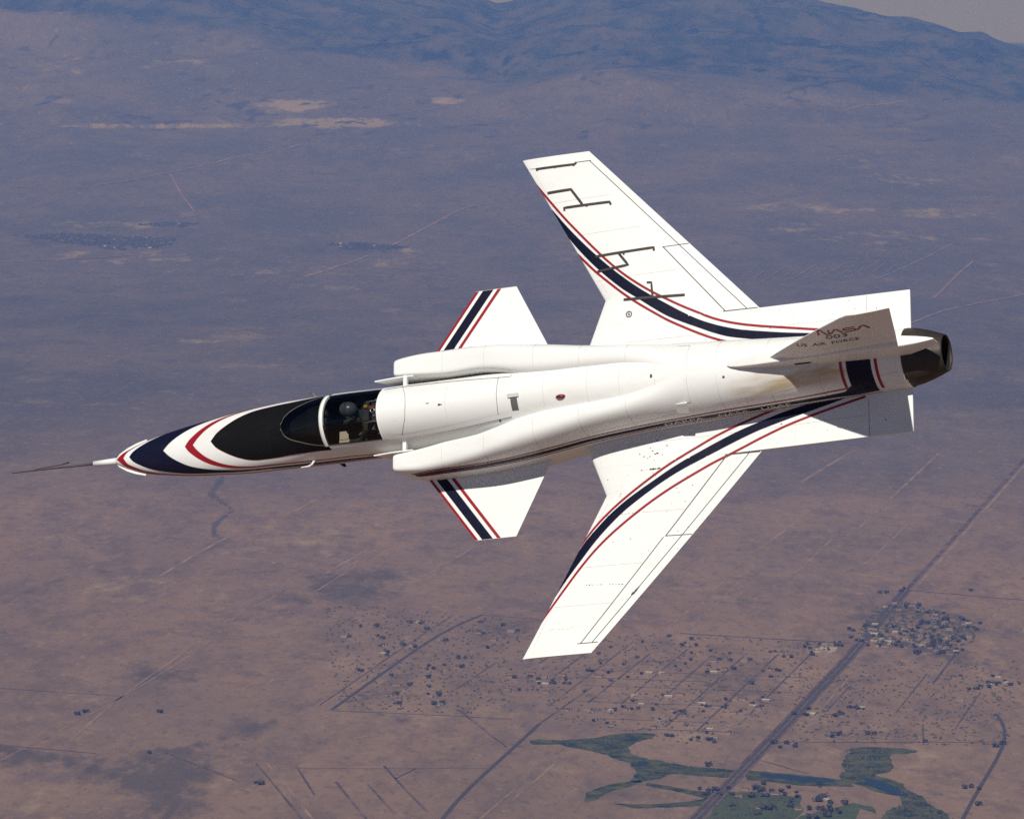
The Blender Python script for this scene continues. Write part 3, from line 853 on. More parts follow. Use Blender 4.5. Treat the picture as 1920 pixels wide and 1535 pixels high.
# ---- the air
hz = bpy.data.materials.new('haze_air'); hz.use_nodes = True
ht = hz.node_tree; ht.nodes.clear()
ho = ht.nodes.new('ShaderNodeOutputMaterial'); hv = ht.nodes.new('ShaderNodeVolumePrincipled')
hv.inputs['Color'].default_value = (.105, .215, .80, 1)
hv.inputs['Absorption Color'].default_value = (.79, .644, 0, 1)
hv.inputs['Density'].default_value = 5.0e-5
hv.inputs['Anisotropy'].default_value = 0.0
ht.links.new(hv.outputs[0], ho.inputs['Volume'])
vs_, fs_ = [], []
box(vs_, fs_, (-118000, -118000, -ALT - 1), (118000, 118000, 1100))
tag(mesh_obj('haze', vs_, fs_, hz), 'thin blue haze over the whole desert basin', 'haze', None, 'stuff')

# ================================================================== the aircraft
R2D = math.radians
jet = bpy.data.objects.new('jet_aircraft', None)
COL.objects.link(jet)
jet.empty_display_size = .5
jet.matrix_world = CAM_M @ (Matrix.Translation(TB) @ RB.to_4x4())
tag(jet, 'white research jet with forward-swept wings and navy and red stripes, banking over the desert', 'aircraft')

# ---- fuselage with the cockpit opening left out
SILL_X = [3.40, 3.44, 3.50, 3.63, 3.83, 4.04, 4.24, 4.33, 5.29, 5.35]
SILL_T = [3, 4, 15, 25, 34, 42.5, 48, 49, 52, 52]
def sill(x): return R2D(itp(SILL_X, SILL_T, x))
def frange(a, b, n): return [a + (b - a) * i / n for i in range(n + 1)]
body_x = sorted(set([round(v, 4) for v in [0, .03, .06, .1, .15, .2, .26, .33, .42] + frange(.5, 3.4, 40) + frange(3.44, 3.7, 8) + frange(3.74, 5.29, 24) + frange(5.35, 14.05, 100)]))
KM, KS = 16, 76
bv, bf = [], []
for x in body_x:
    t0 = sill(x) if 3.4 <= x <= 5.35 else R2D(50 if x > 5.35 else max(3, 3 + (3.4 - x) * 20) if x > 1.2 else 47)
    ths = frange(-t0, t0, KM)[:-1] + frange(t0, 2 * math.pi - t0, KS)[:-1]
    bv += [body_pt(x, t) for t in ths]
nring = KM + KS
for i in range(len(body_x) - 1):
    for j in range(nring):
        if j < KM and 3.439 <= body_x[i] and body_x[i+1] <= 5.291: continue
        a, b = i * nring + j, i * nring + (j + 1) % nring
        bf.append((a, a + nring, b + nring, b))
bf.append(tuple(range(nring)))
fus = mesh_obj('fuselage', bv, bf, M['white_fuselage'], jet, True)

def on_body(name, A, B, mat, sub=8, n=90, off=.004, parent=None, sides=(-1, 1), close=True):
    """painted band between two curves of (x, angle in degrees)"""
    def at(C, t):
        k = t * (len(C) - 1); i = min(int(k), len(C) - 2); u = k - i
        p0, p1 = C[max(i-1, 0)], C[i]; p2, p3 = C[i+1], C[min(i+2, len(C)-1)]
        r = []
        for c in (0, 1):
            a0, a1, a2, a3 = p0[c], p1[c], p2[c], p3[c]
            r.append(.5 * (2*a1 + (a2 - a0) * u + (2*a0 - 5*a1 + 4*a2 - a3) * u*u + (3*a1 - a0 - 3*a2 + a3) * u**3))
        return r
    o = None
    for s in sides:
        vs_, fs_ = [], []
        b = 0
        for i in range(n + 1):
            a, c = at(A, i / n), at(B, i / n)
            for j in range(sub + 1):
                w = j / sub
                vs_.append(body_pt(a[0] + (c[0] - a[0]) * w, s * R2D(a[1] + (c[1] - a[1]) * w), off))
        fs_ += [f if s > 0 else tuple(reversed(f)) for f in grid_faces(n + 1, sub + 1, False, b)]
        o = mesh_obj(name, vs_, fs_, mat, parent or fus, True)
    return o

on_body('nose_chevron', [(.31, 0), (.39, 23), (.54, 40), (.77, 57), (1.15, 71), (1.65, 79), (2.1, 84), (2.75, 87), (3.25, 91), (3.7, 93.5), (4.1, 97), (4.5, 100), (5.0, 103)],
        [(1.02, 0), (1.14, 17.4), (1.34, 35.6), (1.584, 51.4), (1.96, 66), (2.33, 74), (2.75, 78), (3.28, 80.5), (3.76, 84.5), (4.14, 88), (4.59, 91.5), (4.92, 94), (5.1, 96)], M['navy'])
on_body('nose_stripe', [(1.46, 0), (1.55, 14.4), (1.75, 34.4), (1.99, 51.6), (2.24, 62), (2.5, 68.5), (2.75, 72), (3.3, 75), (3.78, 79), (4.17, 82.5), (4.62, 85.5), (5.0, 90)],
        [(1.625, 0), (1.715, 13), (1.89, 31.4), (2.136, 48.2), (2.38, 58.7), (2.6, 64.5), (2.8, 68), (3.32, 71.5), (3.8, 76), (4.19, 80), (4.64, 83), (5.0, 87.5)], M['red'])
on_body('nose_stripe', [(.035, 0), (.196, 56), (.34, 75), (.54, 90), (.83, 97), (1.3, 100), (2.0, 102), (2.7, 100), (3.25, 98.5), (3.75, 100), (4.1, 103), (5, 110)],
        [(.19, 0), (.27, 36), (.42, 52), (.61, 67), (.86, 78), (1.25, 84.5), (1.9, 93), (2.7, 96), (3.25, 95.5), (3.75, 97), (4.1, 100), (5, 107)], M['red'])
# anti-glare panel: nose part, then two side strips beside the windscreen
ag = [(1.993, 0), (2.1, 13.6), (2.3, 28), (2.55, 42), (2.8, 51), (3.1, 53.5), (3.44, 53.5)]
on_body('antiglare_panel', ag, [(1.993, 0), (2.14, 0), (2.35, 0), (2.6, 0), (2.85, 0), (3.13, 0), (3.44, 0)], M['black'], 10, 60)
on_body('antiglare_panel', [(3.44, 53.5), (3.6, 53.8), (3.8, 55), (4.0, 56), (4.18, 57.5), (4.33, 59)],
        [(3.44, 4), (3.6, 23.5), (3.8, 33.5), (4.0, 42), (4.18, 47), (4.3, 49)], M['black'], 8, 30)
on_body('antiglare_edge', [(2.0, 0), (2.1, 14.4), (2.3, 29), (2.55, 43), (2.8, 52), (3.1, 54.5), (3.8, 56), (4.33, 60)], ag[:6] + [(3.8, 55), (4.33, 59)], M['red'], 2, 60, .003)

# ---- glazing
def glass_patch(name, x0, x1, mat, parent, off=.006, inset=0.0):
    xs = frange(x0, x1, 26); vs_ = []
    for x in xs:
        t = sill(x) - inset
        vs_ += [body_pt(x, a, off) for a in frange(-t, t, 20)]
    return mesh_obj(name, vs_, grid_faces(27, 21), mat, parent, True)
wsc = glass_patch('windscreen', 3.442, 4.25, M['windscreen'], jet)
can = glass_patch('canopy', 4.31, 5.29, M['canopy'], jet)
def ring_strip(name, x0, x1, t0, t1, mat, parent, off=.012, n=30):
    vs_ = []
    for x in (x0, x0, x1, x1):
        pass
    for x, o_ in ((x0, -.03), (x0 + .008, off), (x1 - .008, off), (x1, -.03)):
        vs_ += [body_pt(x, R2D(a), o_) for a in frange(t0, t1, n)]
    return mesh_obj(name, vs_, grid_faces(4, n + 1), mat, parent, True)
ring_strip('windscreen_arch', 4.238, 4.318, -51, 51, M['white'], wsc, .011)
ring_strip('canopy_hoop', 5.275, 5.30, -53, 53, M['white'], can, .008)
def edge_strip(name, x0, x1, mat, parent, w0, w1, off, n=40):
    A = [(x, math.degrees(sill(x)) - w0) for x in frange(x0, x1, n)]
    B = [(x, math.degrees(sill(x)) + w1) for x in frange(x0, x1, n)]
    return on_body(name, B, A, mat, 2, n, off, parent)
edge_strip('windscreen_frame', 3.43, 4.24, M['pale_line'], wsc, .2, 1.5, .009)
edge_strip('canopy_frame', 4.32, 5.28, M['grey'], can, .2, 1.6, .009)

# ---- cockpit
lv = []
lx = frange(3.46, 5.28, 14)
for x in lx:
    t = sill(x) + .02
    lv += [body_pt(x, a, -.035) for a in frange(t, 2 * math.pi - t, 40)]
lf = grid_faces(15, 41)
lf.append(tuple(range(41)))
lf.append(tuple(14 * 41 + k for k in range(41)))
mesh_obj('cockpit_lining', lv, lf, M['interior'], jet, True)
cv, cf = [], []
for x, z, w in ((3.55, .50, .18), (3.9, .58, .33), (4.12, .60, .36), (4.16, .56, .36), (4.16, .12, .34)):
    cv += [(x, y * w, z - .10 * y * y) for y in frange(-1, 1, 8)]
cf = grid_faces(5, 9)
panel = mesh_obj('instrument_panel', cv, cf, M['interior'], jet)
for y in (-.2, -.07, .07, .2):
    gv, gf = [], []
    tube(gv, gf, [(4.158, y, .40), (4.172, y, .40)], [.05, .05], 12)
    mesh_obj('instrument_dial', gv, gf, M['grey'], panel)
for s in (-1, 1):
    v_, f_ = [], []
    box(v_, f_, (4.2, min(s*.30, s*.44), .05), (5.1, max(s*.30, s*.44), .28))
    mesh_obj('side_console', v_, f_, M['interior'], jet)
v_, f_ = [], []
box(v_, f_, (4.36, -.41, .30), (4.54, -.25, .312)); box(v_, f_, (4.37, -.255, .315), (4.53, -.12, .325))
chart = mesh_obj('knee_chart', v_, f_, M['paper'], jet)

seat = mesh_obj('ejection_seat', *(lambda v, f: (box(v, f, (4.62, -.22, -.12), (5.06, .22, -.02)), box(v, f, (5.00, -.23, -.1), (5.12, .23, .52)), box(v, f, (4.6, -.25, -.14), (5.08, -.215, .1)), box(v, f, (4.6, .215, -.14), (5.08, .25, .1)), (v, f))[-1])([], []), M['seat'], jet)
v_, f_ = [], []
box(v_, f_, (5.00, -.12, .50), (5.09, .18, .74)); mesh_obj('headrest', v_, f_, M['seat'], seat)
v_, f_ = [], []
box(v_, f_, (4.985, -.05, .66), (5.0, .15, .70)); mesh_obj('headrest_bar', v_, f_, M['paper'], seat)
v_, f_ = [], []
tube(v_, f_, [(5.02, .11, .755), (5.08, .11, .755)], [.03, .03], 10); mesh_obj('handle', v_, f_, M['yellow'], seat)
v_, f_ = [], []
pts = [(5.17 + .035 * math.cos(a), .03 + .035 * math.sin(a), .77) for a in frange(0, 2 * math.pi, 14)]
tube(v_, f_, pts, [.012] * 15, 6); mesh_obj('parachute_ring', v_, f_, M['steel'], seat)
for y in (-.14, .2):
    v_, f_ = [], []
    tube(v_, f_, [(5.02, y, .70), (5.12, y, .72), (5.27, y, .72)], [.013] * 3, 6); mesh_obj('seat_rail', v_, f_, M['steel'], seat)
v_, f_ = [], []
box(v_, f_, (5.10, .06, .73), (5.20, .12, .752)); box(v_, f_, (5.19, -.02, .70), (5.24, .06, .735)); mesh_obj('strap', v_, f_, M['seat_red'], seat)
v_, f_ = [], []
box(v_, f_, (5.13, -.12, .5), (5.26, .2, .70)); mesh_obj('parachute_pack', v_, f_, M['seat'], seat)
for s in (-1, 1):
    v_, f_ = [], []
    box(v_, f_, (4.98, s * .10 + .03, .20), (4.995, s * .10 + .07, .50)); mesh_obj('shoulder_strap', v_, f_, M['grey'], seat)
    v_, f_ = [], []
    box(v_, f_, (4.65, min(s * .31, s * .42), .282), (4.95, max(s * .31, s * .42), .292)); mesh_obj('switch_panel', v_, f_, M['grey'], panel)
for a, b, c, r in ((5.05, -.20, .50, .03), (5.10, -.27, .40, .025), (4.78, -.24, .42, .018), (5.18, -.22, .52, .022)):
    v_, f_ = [], []
    tube(v_, f_, [(a, b, c), (a + .05, b + .03, c + .02)], [r, r * .6], 8); mesh_obj('fitting', v_, f_, M['steel'], seat)
for a, b, c in ((5.2, .2, .70), (5.22, .14, .715), (5.16, -.06, .71), (5.23, -.1, .69)):
    v_, f_ = [], []
    box(v_, f_, (a, b, c), (a + .035, b + .03, c + .03))
    mesh_obj('buckle', v_, f_, M['steel'], seat)

# ---- intake ducts either side
th_n = 64
nac = {}
for s in (-1, 1):
    xs = [5.39, 5.395, 5.41, 5.44, 5.48] + frange(5.55, 10.8, 64)
    v_, f_ = [], []
    def ring(x, off=0.0, inset=0.0): return [nac_pt(x, 2 * math.pi * k / th_n, s, off, inset) for k in range(th_n)]
    insets = {5.39: .018, 5.395: .011, 5.41: .005, 5.44: .002}
    inner = [(6.4, .10), (6.0, .075), (5.7, .055), (5.5, .042), (5.42, .034), (5.395, .026)]
    for x, i_ in inner: v_ += ring(x, 0, i_)
    for x in xs: v_ += ring(x, 0, insets.get(x, 0.0))
    f_ = grid_faces(len(inner) + len(xs), th_n, True)
    if s < 0: f_ = [tuple(reversed(q)) for q in f_]
    o = mesh_obj('engine_intake', v_, f_, M['white'], jet, True)
    d = mesh_obj('duct_shadow_plate', ring(6.38, 0, .09), [tuple(range(th_n))], M['soot_shade'], o)  # black plate paints in the darkness deep inside the duct
    d.name = 'duct_shade_end'
    nac[s] = o
    # splitter plate ahead of the lip
    out = [(5.04, .43), (5.42, .485), (5.75, .49), (5.95, -.42), (5.6, -.40), (5.30, .05)]
    v_ = [(x, s * (.628 + .004), z) for x, z in out] + [(x, s * .612, z) for x, z in out]
    k = len(out)
    f_ = [tuple(range(k)), tuple(range(2*k - 1, k - 1, -1))] + [(i, (i+1) % k, k + (i+1) % k, k + i) for i in range(k)]
    mesh_obj('splitter_plate', v_, f_, M['white'], o)
    v_, f_ = [], []
    box(v_, f_, (5.585, min(s*.46, s*.64), .44), (5.645, max(s*.46, s*.64), .50))
    mesh_obj('diverter_strut', v_, f_, M['white'], o)

# ---- surface finder for flank paint: rays from the side onto fuselage and intakes
def bvh_of(objs):
    vs_, fs_ = [], []
    for o in objs:
        b = len(vs_)
        vs_ += [v.co.copy() for v in o.data.vertices]
        fs_ += [tuple(b + i for i in p.vertices) for p in o.data.polygons]
    return BVHTree.FromPolygons(vs_, fs_)
FLANK = bvh_of([fus, nac[-1], nac[1]])
def flank_pt(x, z, s, off=.005):
    h = FLANK.ray_cast(Vector((x, s * 3.0, z)), Vector((0, -s, 0)))
    if h[0] is None: return Vector((x, s * .5, z))
    n = h[1] if h[1].y * s > 0 else -h[1]
    return h[0] + n * off
def flank_band(name, zl, zh, x0, x1, mat, sides=(-1, 1), n=110, sub=3, off=.005):
    for s in sides:
        vs_, fs_ = [], []
        b = 0
        for x in frange(x0, x1, n):
            a, c = zl(x), zh(x)
            vs_ += [flank_pt(x, a + (c - a) * j / sub, s, off) for j in range(sub + 1)]
        fs_ += [f if s < 0 else tuple(reversed(f)) for f in grid_faces(n + 1, sub + 1, False, b)]
        mesh_obj(name, vs_, fs_, mat, fus, True)
FX_ = [5.6, 5.95, 6.4, 7, 7.6, 8.2, 8.75, 9.5, 10.25, 11, 11.7, 12.3, 13.1, 13.7]
RU = [.33, .42, .455, .465, .45, .44, .427, .412, .40, .395, .365, .345, .36, .36]
NM = [.24, .335, .37, .37, .345, .325, .309, .295, .295, .269, .235, .215, .21, .21]
RL = [.16, .26, .29, .275, .24, .215, .195, .19, .195, .155, .11, .075, .06, .08]
fz = lambda T, d: (lambda x: itp(FX_, T, x) + d)
flank_band('flank_stripe', fz(RU, -.014), fz(RU, .014), 5.68, 13.09, M['red'])
flank_band('flank_stripe', fz(NM, -.055), fz(NM, .055), 5.72, 12.75, M['navy'])
flank_band('flank_stripe', lambda x: itp([12.7, 13.0, 13.16, 13.54], [.157, .14, .13, .16], x), lambda x: itp([12.7, 13.0, 13.16, 13.54], [.27, .29, .40, .40], x), 12.7, 13.54, M['navy'], n=30, sub=6)
flank_band('flank_stripe', fz(RL, -.012), fz(RL, .012), 5.75, 13.55, M['red'])
for x0, x1, mt, t1 in ((13.055, 13.10, 'red', 63), (13.16, 13.545, 'navy', 66), (13.60, 13.645, 'red', 78)):
    on_body('tail_band', [(x0, 2), (x0, 20), (x0, 40), (x0, t1)], [(x1, 2), (x1, 20), (x1, 40), (x1, t1)], M[mt], 4, 40, .0045)

# ---- lettering
def text_mesh(body, size):
    cu = bpy.data.curves.new('letters', 'FONT'); cu.body = body; cu.size = size; cu.fill_mode = 'FRONT'
    cu.resolution_u = 3
    ob = bpy.data.objects.new('letters', cu); COL.objects.link(ob)
    dg = bpy.context.evaluated_depsgraph_get()
    me = bpy.data.meshes.new_from_object(ob.evaluated_get(dg))
    v_ = [v.co.copy() for v in me.vertices]; f_ = [tuple(p.vertices) for p in me.polygons]
    bpy.data.objects.remove(ob); bpy.data.curves.remove(cu); bpy.data.meshes.remove(me)
    mx = min(v.x for v in v_); Mx = max(v.x for v in v_); my = min(v.y for v in v_); My = max(v.y for v in v_)
    return [((v.x - mx) / (Mx - mx), (v.y - my) / (My - my)) for v in v_], f_
def letters(name, body, fn, mat, parent):
    uv, f_ = text_mesh(body, 1.0)
    return mesh_obj(name, [tuple(fn(u, v)) for u, v in uv], f_, mat, parent)
for word, x0, x1 in (('DARPA', 10.03, 10.68), ('NASA', 10.92, 11.42), ('USAF', 11.62, 12.10)):
    letters('lettering', word, lambda u, v: flank_pt(x0 + (x1 - x0) * u, itp(FX_, NM, x0 + (x1 - x0) * u) - .042 + .084 * v, -1, .009), M['letter_white'], fus)
letters('lettering', 'X-29', lambda u, v: body_pt(2.62 + .42 * u, -R2D(86.5 - 6.2 * v + 2.6 * u), .008), M['letter_white'], fus)

# ---- wings
def side_name(s): return 'starboard' if s > 0 else 'port'
wings, strakes = {}, {}
for s in (-1, 1):
    ys = sorted(set(frange(1.165, 1.612, 4) + frange(1.612, 4.145, 26)))
    us = [0, .004, .012, .03, .06, .1, .16, .24, .32, .4, .5, .6, .7, .8, .9, .96, 1.0]
    v_, f_ = [], []
    for y in ys:
        a, b = wing_le(y), wing_te(y)
        top = [(a + (b - a) * u, s * y, wing_mid(y) + wing_half(a + (b - a) * u, y)) for u in us]
        bot = [(p[0], p[1], 2 * wing_mid(y) - p[2] * 1.0) for p in reversed(top)]
        v_ += top + bot
    k = 2 * len(us)
    f_ = grid_faces(len(ys), k, True)
    f_.append(tuple(range(k))); f_.append(tuple(reversed([(len(ys) - 1) * k + i for i in range(k)])))
    if s > 0: f_ = [tuple(reversed(q)) for q in f_]
    wings[s] = mesh_obj('wing', v_, f_, M['white'], jet, False)
    # inner strake running back to the tail
    ys = frange(.25, 1.164, 8); v_ = []
    xs_u = [0, .004, .012, .03, .06, .1, .15, .2, .3, .4, .5, .6, .7, .8, .9, 1.0]
    for y in ys:
        a = wing_le(y) ; e = 14.01
        def lim(x): return min(y, 1.164 if x < 10.97 else 1.16 - .02 * (x - 10.97) / 3)
        top = [(a + (e - a) * u, s * lim(a + (e - a) * u), -.01 + strake_half(a + (e - a) * u, y)) for u in xs_u]
        bot = [(p[0], p[1], -.02 - p[2]) for p in reversed(top)]
        v_ += top + bot
    k = 2 * len(xs_u)
    f_ = grid_faces(len(ys), k, True)
    f_.append(tuple(range(k))); f_.append(tuple(reversed([(len(ys) - 1) * k + i for i in range(k)])))
    if s > 0: f_ = [tuple(reversed(q)) for q in f_]
    strakes[s] = mesh_obj('tail_strake', v_, f_, M['white'], jet, False)

SX = [7.55, 7.8, 8, 8.25, 8.5, 8.75, 9, 9.25, 9.5, 9.75, 10, 10.25, 10.5, 10.75, 11, 11.25, 11.5, 12, 12.5, 13, 13.3]
T_IN = {-1: [3.6, 3.3, 3.07, 2.76, 2.40, 2.150, 1.930, 1.75, 1.60, 1.46, 1.32, 1.195, 1.085, .973, .871, .783, .708, .571, .48, .4, .35],
        1: [3.7, 3.4, 3.13, 2.8, 2.484, 2.205, 1.961, 1.742, 1.56, 1.374, 1.205, 1.076, .96, .846, .751, .69, .64, .56, .48, .4, .35]}
T_OUT = {-1: [3.83, 3.5, 3.25, 2.925, 2.63, 2.345, 2.105, 1.9, 1.735, 1.583, 1.445, 1.325, 1.222, 1.12, 1.019, .925, .841, .71, .592, .47, .4],
         1: [3.85, 3.52, 3.28, 2.968, 2.68, 2.417, 2.172, 1.95, 1.749, 1.57, 1.405, 1.244, 1.1, .989, .901, .83, .78, .69, .62, .56, .5]}
T_RA = {-1: [3.9, 3.59, 3.345, 3.04, 2.745, 2.487, 2.273, 2.09, 1.922, 1.768, 1.63, 1.505, 1.387, 1.274, 1.178, 1.08, .979, .803, .668, .553, .49],
        1: [3.95, 3.638, 3.378, 3.065, 2.778, 2.5, 2.238, 2.007, 1.81, 1.636, 1.484, 1.34, 1.21, 1.085, .991, .92, .864, .77, .68, .61, .56]}
T_RF = {-1: [3.4, 3.1, 2.9, 2.65, 2.36, 2.095, 1.88, 1.698, 1.535, 1.38, 1.235, 1.11, .988, .868, .77, .687, .608, .48, .4, .35, .3],
        1: [3.4, 3.1, 2.92, 2.66, 2.39, 2.125, 1.893, 1.674, 1.48, 1.305, 1.14, 1.0, .87, .755, .66, .58, .5, .42, .35, .3, .25]}
def le_y(x): return 1.612 + (8.91 - x) * 2.533 / 1.39
def wing_stripe(s, lo, hi, x0, x1, mat, n=130):
    for inner, parent in ((False, wings[s]), (True, strakes[s])):
        v_, f_ = [], []
        prev = False
        for x in frange(x0, x1, n):
            a, b = lo(x), hi(x)
            if x < 8.91: a = max(a, le_y(x) + .003)
            if inner: b = min(b, 1.1664)
            else: a = max(a, 1.1646)
            if b - a < .002: prev = False; continue
            row = [(x, s * (a + (b - a) * j / 4), wing_top(x, min(a + (b - a) * j / 4, 1.165), .0046) if inner else wing_top(x, max(a + (b - a) * j / 4, 1.1651), .004)) for j in range(5)]
            if prev:
                k = len(v_) - 5
                for j in range(4):
                    q = (k + j, k + 5 + j, k + 6 + j, k + 1 + j)
                    f_.append(q if s > 0 else tuple(reversed(q)))
            v_ += row; prev = True
        if f_: mesh_obj('stripe', v_, f_, mat, parent)
for s in (-1, 1):
    wing_stripe(s, lambda x: itp(SX, T_IN[s], x), lambda x: itp(SX, T_OUT[s], x), 7.9, 12.95, M['navy'])
    def thin(T, w=.019):
        def sl(x): return (itp(SX, T, x + .02) - itp(SX, T, x - .02)) / .04
        return (lambda x: itp(SX, T, x) - w * math.sqrt(1 + sl(x) ** 2)), (lambda x: itp(SX, T, x) + w * math.sqrt(1 + sl(x) ** 2))
    a, b = thin(T_RA[s]); wing_stripe(s, a, b, 7.62, 13.25, M['red'])
    a, b = thin(T_RF[s]); wing_stripe(s, a, b, 8.3, 12.3, M['red'])

def surf_line(pts, w, s, mat, parent, name, top=wing_top, off=.0045, seg=.08, thick=0.0):
    """thin strip lying on the wing along a polyline of (x, |y|)"""
    v_, f_ = [], []
    P = []
    for (x0, y0), (x1, y1) in zip(pts[:-1], pts[1:]):
        k = max(1, int(math.hypot(x1 - x0, y1 - y0) / seg))
        P += [Vector((x0 + (x1 - x0) * i / k, y0 + (y1 - y0) * i / k)) for i in range(k)]
    P.append(Vector(pts[-1]))
    for i, p in enumerate(P):
        d = (P[min(i+1, len(P)-1)] - P[max(i-1, 0)]).normalized(); nrm = Vector((-d.y, d.x)) * w / 2
        for k, o_ in ((-1, off - .002), (-1, off + thick), (1, off + thick), (1, off - .002)):
            q = p + nrm * k
            v_.append((q.x, s * q.y, top(q.x, q.y, o_)))
    f_ = grid_faces(len(P), 4)
    if s < 0: f_ = [tuple(reversed(q)) for q in f_]
    return mesh_obj(name, v_, f_, mat, parent)
def hinge(y, k): return 10.97 - (y - 1.17) * (10.97 - 8.51) / 2.81 if k == 0 else 11.33 - (y - 1.17) * (11.33 - 8.70) / 2.81
for s in (-1, 1):
    w = wings[s]
    surf_line([(hinge(1.18, 0), 1.18), (hinge(2.37, 0) + .012, 2.37)], .014, s, M['line'], w, 'panel_line')
    if s < 0: surf_line([(hinge(2.37, 0) - .03, 2.39), (hinge(3.98, 0), 3.98)], .012, s, M['line'], w, 'panel_line')
    surf_line([(hinge(1.18, 1), 1.18), (hinge(3.98, 1), 3.98)], .011, s, M['line'], w, 'panel_line')
    surf_line([(hinge(2.375, 0), 2.375), (wing_te(2.385) - .01, 2.385)], .011, s, M['line'], w, 'panel_line')
    surf_line([(10.93, 1.175), (11.50, 1.175)], .014, s, M['line'], w, 'panel_line')
    if s < 0: surf_line([(hinge(3.98, 0) - .05, 3.98), (8.80, 3.98)], .011, s, M['line'], w, 'panel_line')
    else:
        surf_line([(8.46, 3.985), (8.72, 3.985)], .011, s, M['line'], w, 'panel_line')
        surf_line([(7.6, 3.99), (7.78, 3.97)], .007, s, M['line'], w, 'panel_line')
    surf_line([(13.30, .55), (13.30, 1.135)], .004, s, M['line'], strakes[s], 'panel_line')
# faint skin seams
for s in (-1, 1):
    for y in (1.95, 2.75, 3.35): surf_line([(wing_le(y) + .06, y), (hinge(y, 0) - .03, y + .02)], .006, s, M['seam'], wings[s], 'skin_seam', off=.003)
    surf_line([(8.95, 1.75), (8.15, 3.1), (7.72, 3.95)], .006, s, M['seam'], wings[s], 'skin_seam', off=.003)
    surf_line([(9.3, .85), (13.25, .80)], .006, s, M['seam'], strakes[s], 'skin_seam', off=.003)
    surf_line([(12.1, .55), (12.1, 1.14)], .006, s, M['seam'], strakes[s], 'skin_seam', off=.003)
for x in (6.5, 8.2, 8.95, 9.5):
    on_body('skin_seam', [(x, 0), (x, 15), (x, 30)], [(x + .007, 0), (x + .007, 15), (x + .007, 30)], M['seam'], 1, 24, .003)
for x in (11.1, 11.9, 12.7):
    on_body('skin_seam', [(x, 9), (x, 30), (x, 60), (x, 75)], [(x + .007, 9), (x + .007, 30), (x + .007, 60), (x + .007, 75)], M['seam'], 1, 30, .003)
for zz, a_, b_ in ((.53, 8.9, 10.3), (.56, 11.0, 12.9), (.47, 13.65, 14.0)):
    flank_band('skin_seam', lambda x: zz, lambda x: zz + .006, a_, b_, M['seam'], n=40, sub=1, off=.003)
for xx in (6.3, 7.1, 8.0, 8.8, 9.6):
    v_ = []
    for s in (-1,):
        pass
    for s in (-1, 1):
        L = [(nac_pt(xx, R2D(a), s, .003), nac_pt(xx + .007, R2D(a), s, .003)) for a in frange(-20, 75, 40)]
        mesh_obj('skin_seam', [p for q in L for p in q], [(2*i, 2*i+1, 2*i+3, 2*i+2) for i in range(40)], M['seam'], nac[s])
# little chips and rivets on the port glove and wing
rd = random.Random(4)
v_, f_ = [], []
def chip(x, y, r, s):
    b = len(v_); k = 5
    for i in range(k):
        a = 6.28 * i / k; q = r * rd.uniform(.6, 1.2)
        v_.append((x + q * 1.5 * math.cos(a), s * (y + q * .7 * math.sin(a)), wing_top(x, y, .007)))
    f_.append(tuple(b + i for i in range(k)))
for i in range(15): chip(rd.gauss(9.68, .16), abs(rd.gauss(1.02, .12)), rd.uniform(.004, .016), -1)
for i in range(9): chip(9.55 + .045 * i + rd.uniform(-.01, .01), 1.28, rd.uniform(.004, .022), -1)
for i in range(34): chip(rd.uniform(8.8, 10.4), rd.uniform(1.2, 2.6), rd.uniform(.003, .008), -1)
for i in range(14): chip(8.55 + i * .05, 3.04 + i * .0035, rd.uniform(.002, .010), -1)
for i in range(12): chip(8.9 + i * .06, 1.95 + rd.uniform(-.01, .01), rd.uniform(.002, .008), -1)
for i in range(10): chip(8.0 + i * .05, 3.72 + rd.uniform(-.01, .01), rd.uniform(.002, .006), -1)
for i in range(10): chip(rd.uniform(11.5, 13.6), rd.uniform(.75, 1.1), rd.uniform(.003, .012), rd.choice((-1, 1)))
for i in range(6): chip(9.37 + .02 * i, 3.26 - .02 * i, rd.uniform(.012, .022), -1)
mesh_obj('paint_chips', v_, f_, M['tape'], wings[-1])['kind'] = 'stuff'

# sensor tubing taped across the starboard wing
for pts, wd in (([(7.76, 3.964), (8.44, 3.956), (8.47, 3.985)], .034), ([(7.78, 3.965), (7.78, 3.935)], .034), ([(8.1, 3.96), (8.1, 3.935)], .025), ([(8.42, 3.955), (8.42, 3.93)], .03),
                ([(7.951, 3.537), (8.368, 3.541), (8.557, 3.27)], .040), ([(8.245, 3.20), (8.240, 3.247), (9.029, 3.245), (9.05, 3.195)], .038), ([(8.63, 3.25), (8.64, 3.215)], .03),
                ([(8.777, 2.357), (9.771, 2.385), (9.775, 2.33)], .038), ([(9.176, 2.36), (9.338, 2.145), (8.799, 2.103)], .038), ([(9.26, 2.365), (9.265, 2.325)], .03),
                ([(9.253, 1.572), (10.295, 1.522)], .040), ([(9.752, 1.546), (9.731, 1.800), (9.655, 1.807)], .032)):
    surf_line(pts, wd, 1, M['tape'], wings[1], 'sensor_strip', off=.006, seg=.05, thick=.006)
v_, f_ = [], []
for r0, r1 in ((.055, .035), (.018, .0)):
    b = len(v_); k = 16
    for r in (r0, r1):
        v_ += [(9.344 + r * math.cos(6.2832 * i / k), 1.316 + r * math.sin(6.2832 * i / k), wing_top(9.344, 1.316, .006)) for i in range(k)]
    f_ += grid_faces(2, k, True, b)
mesh_obj('filler_cap', v_, f_, M['grey'], wings[1])

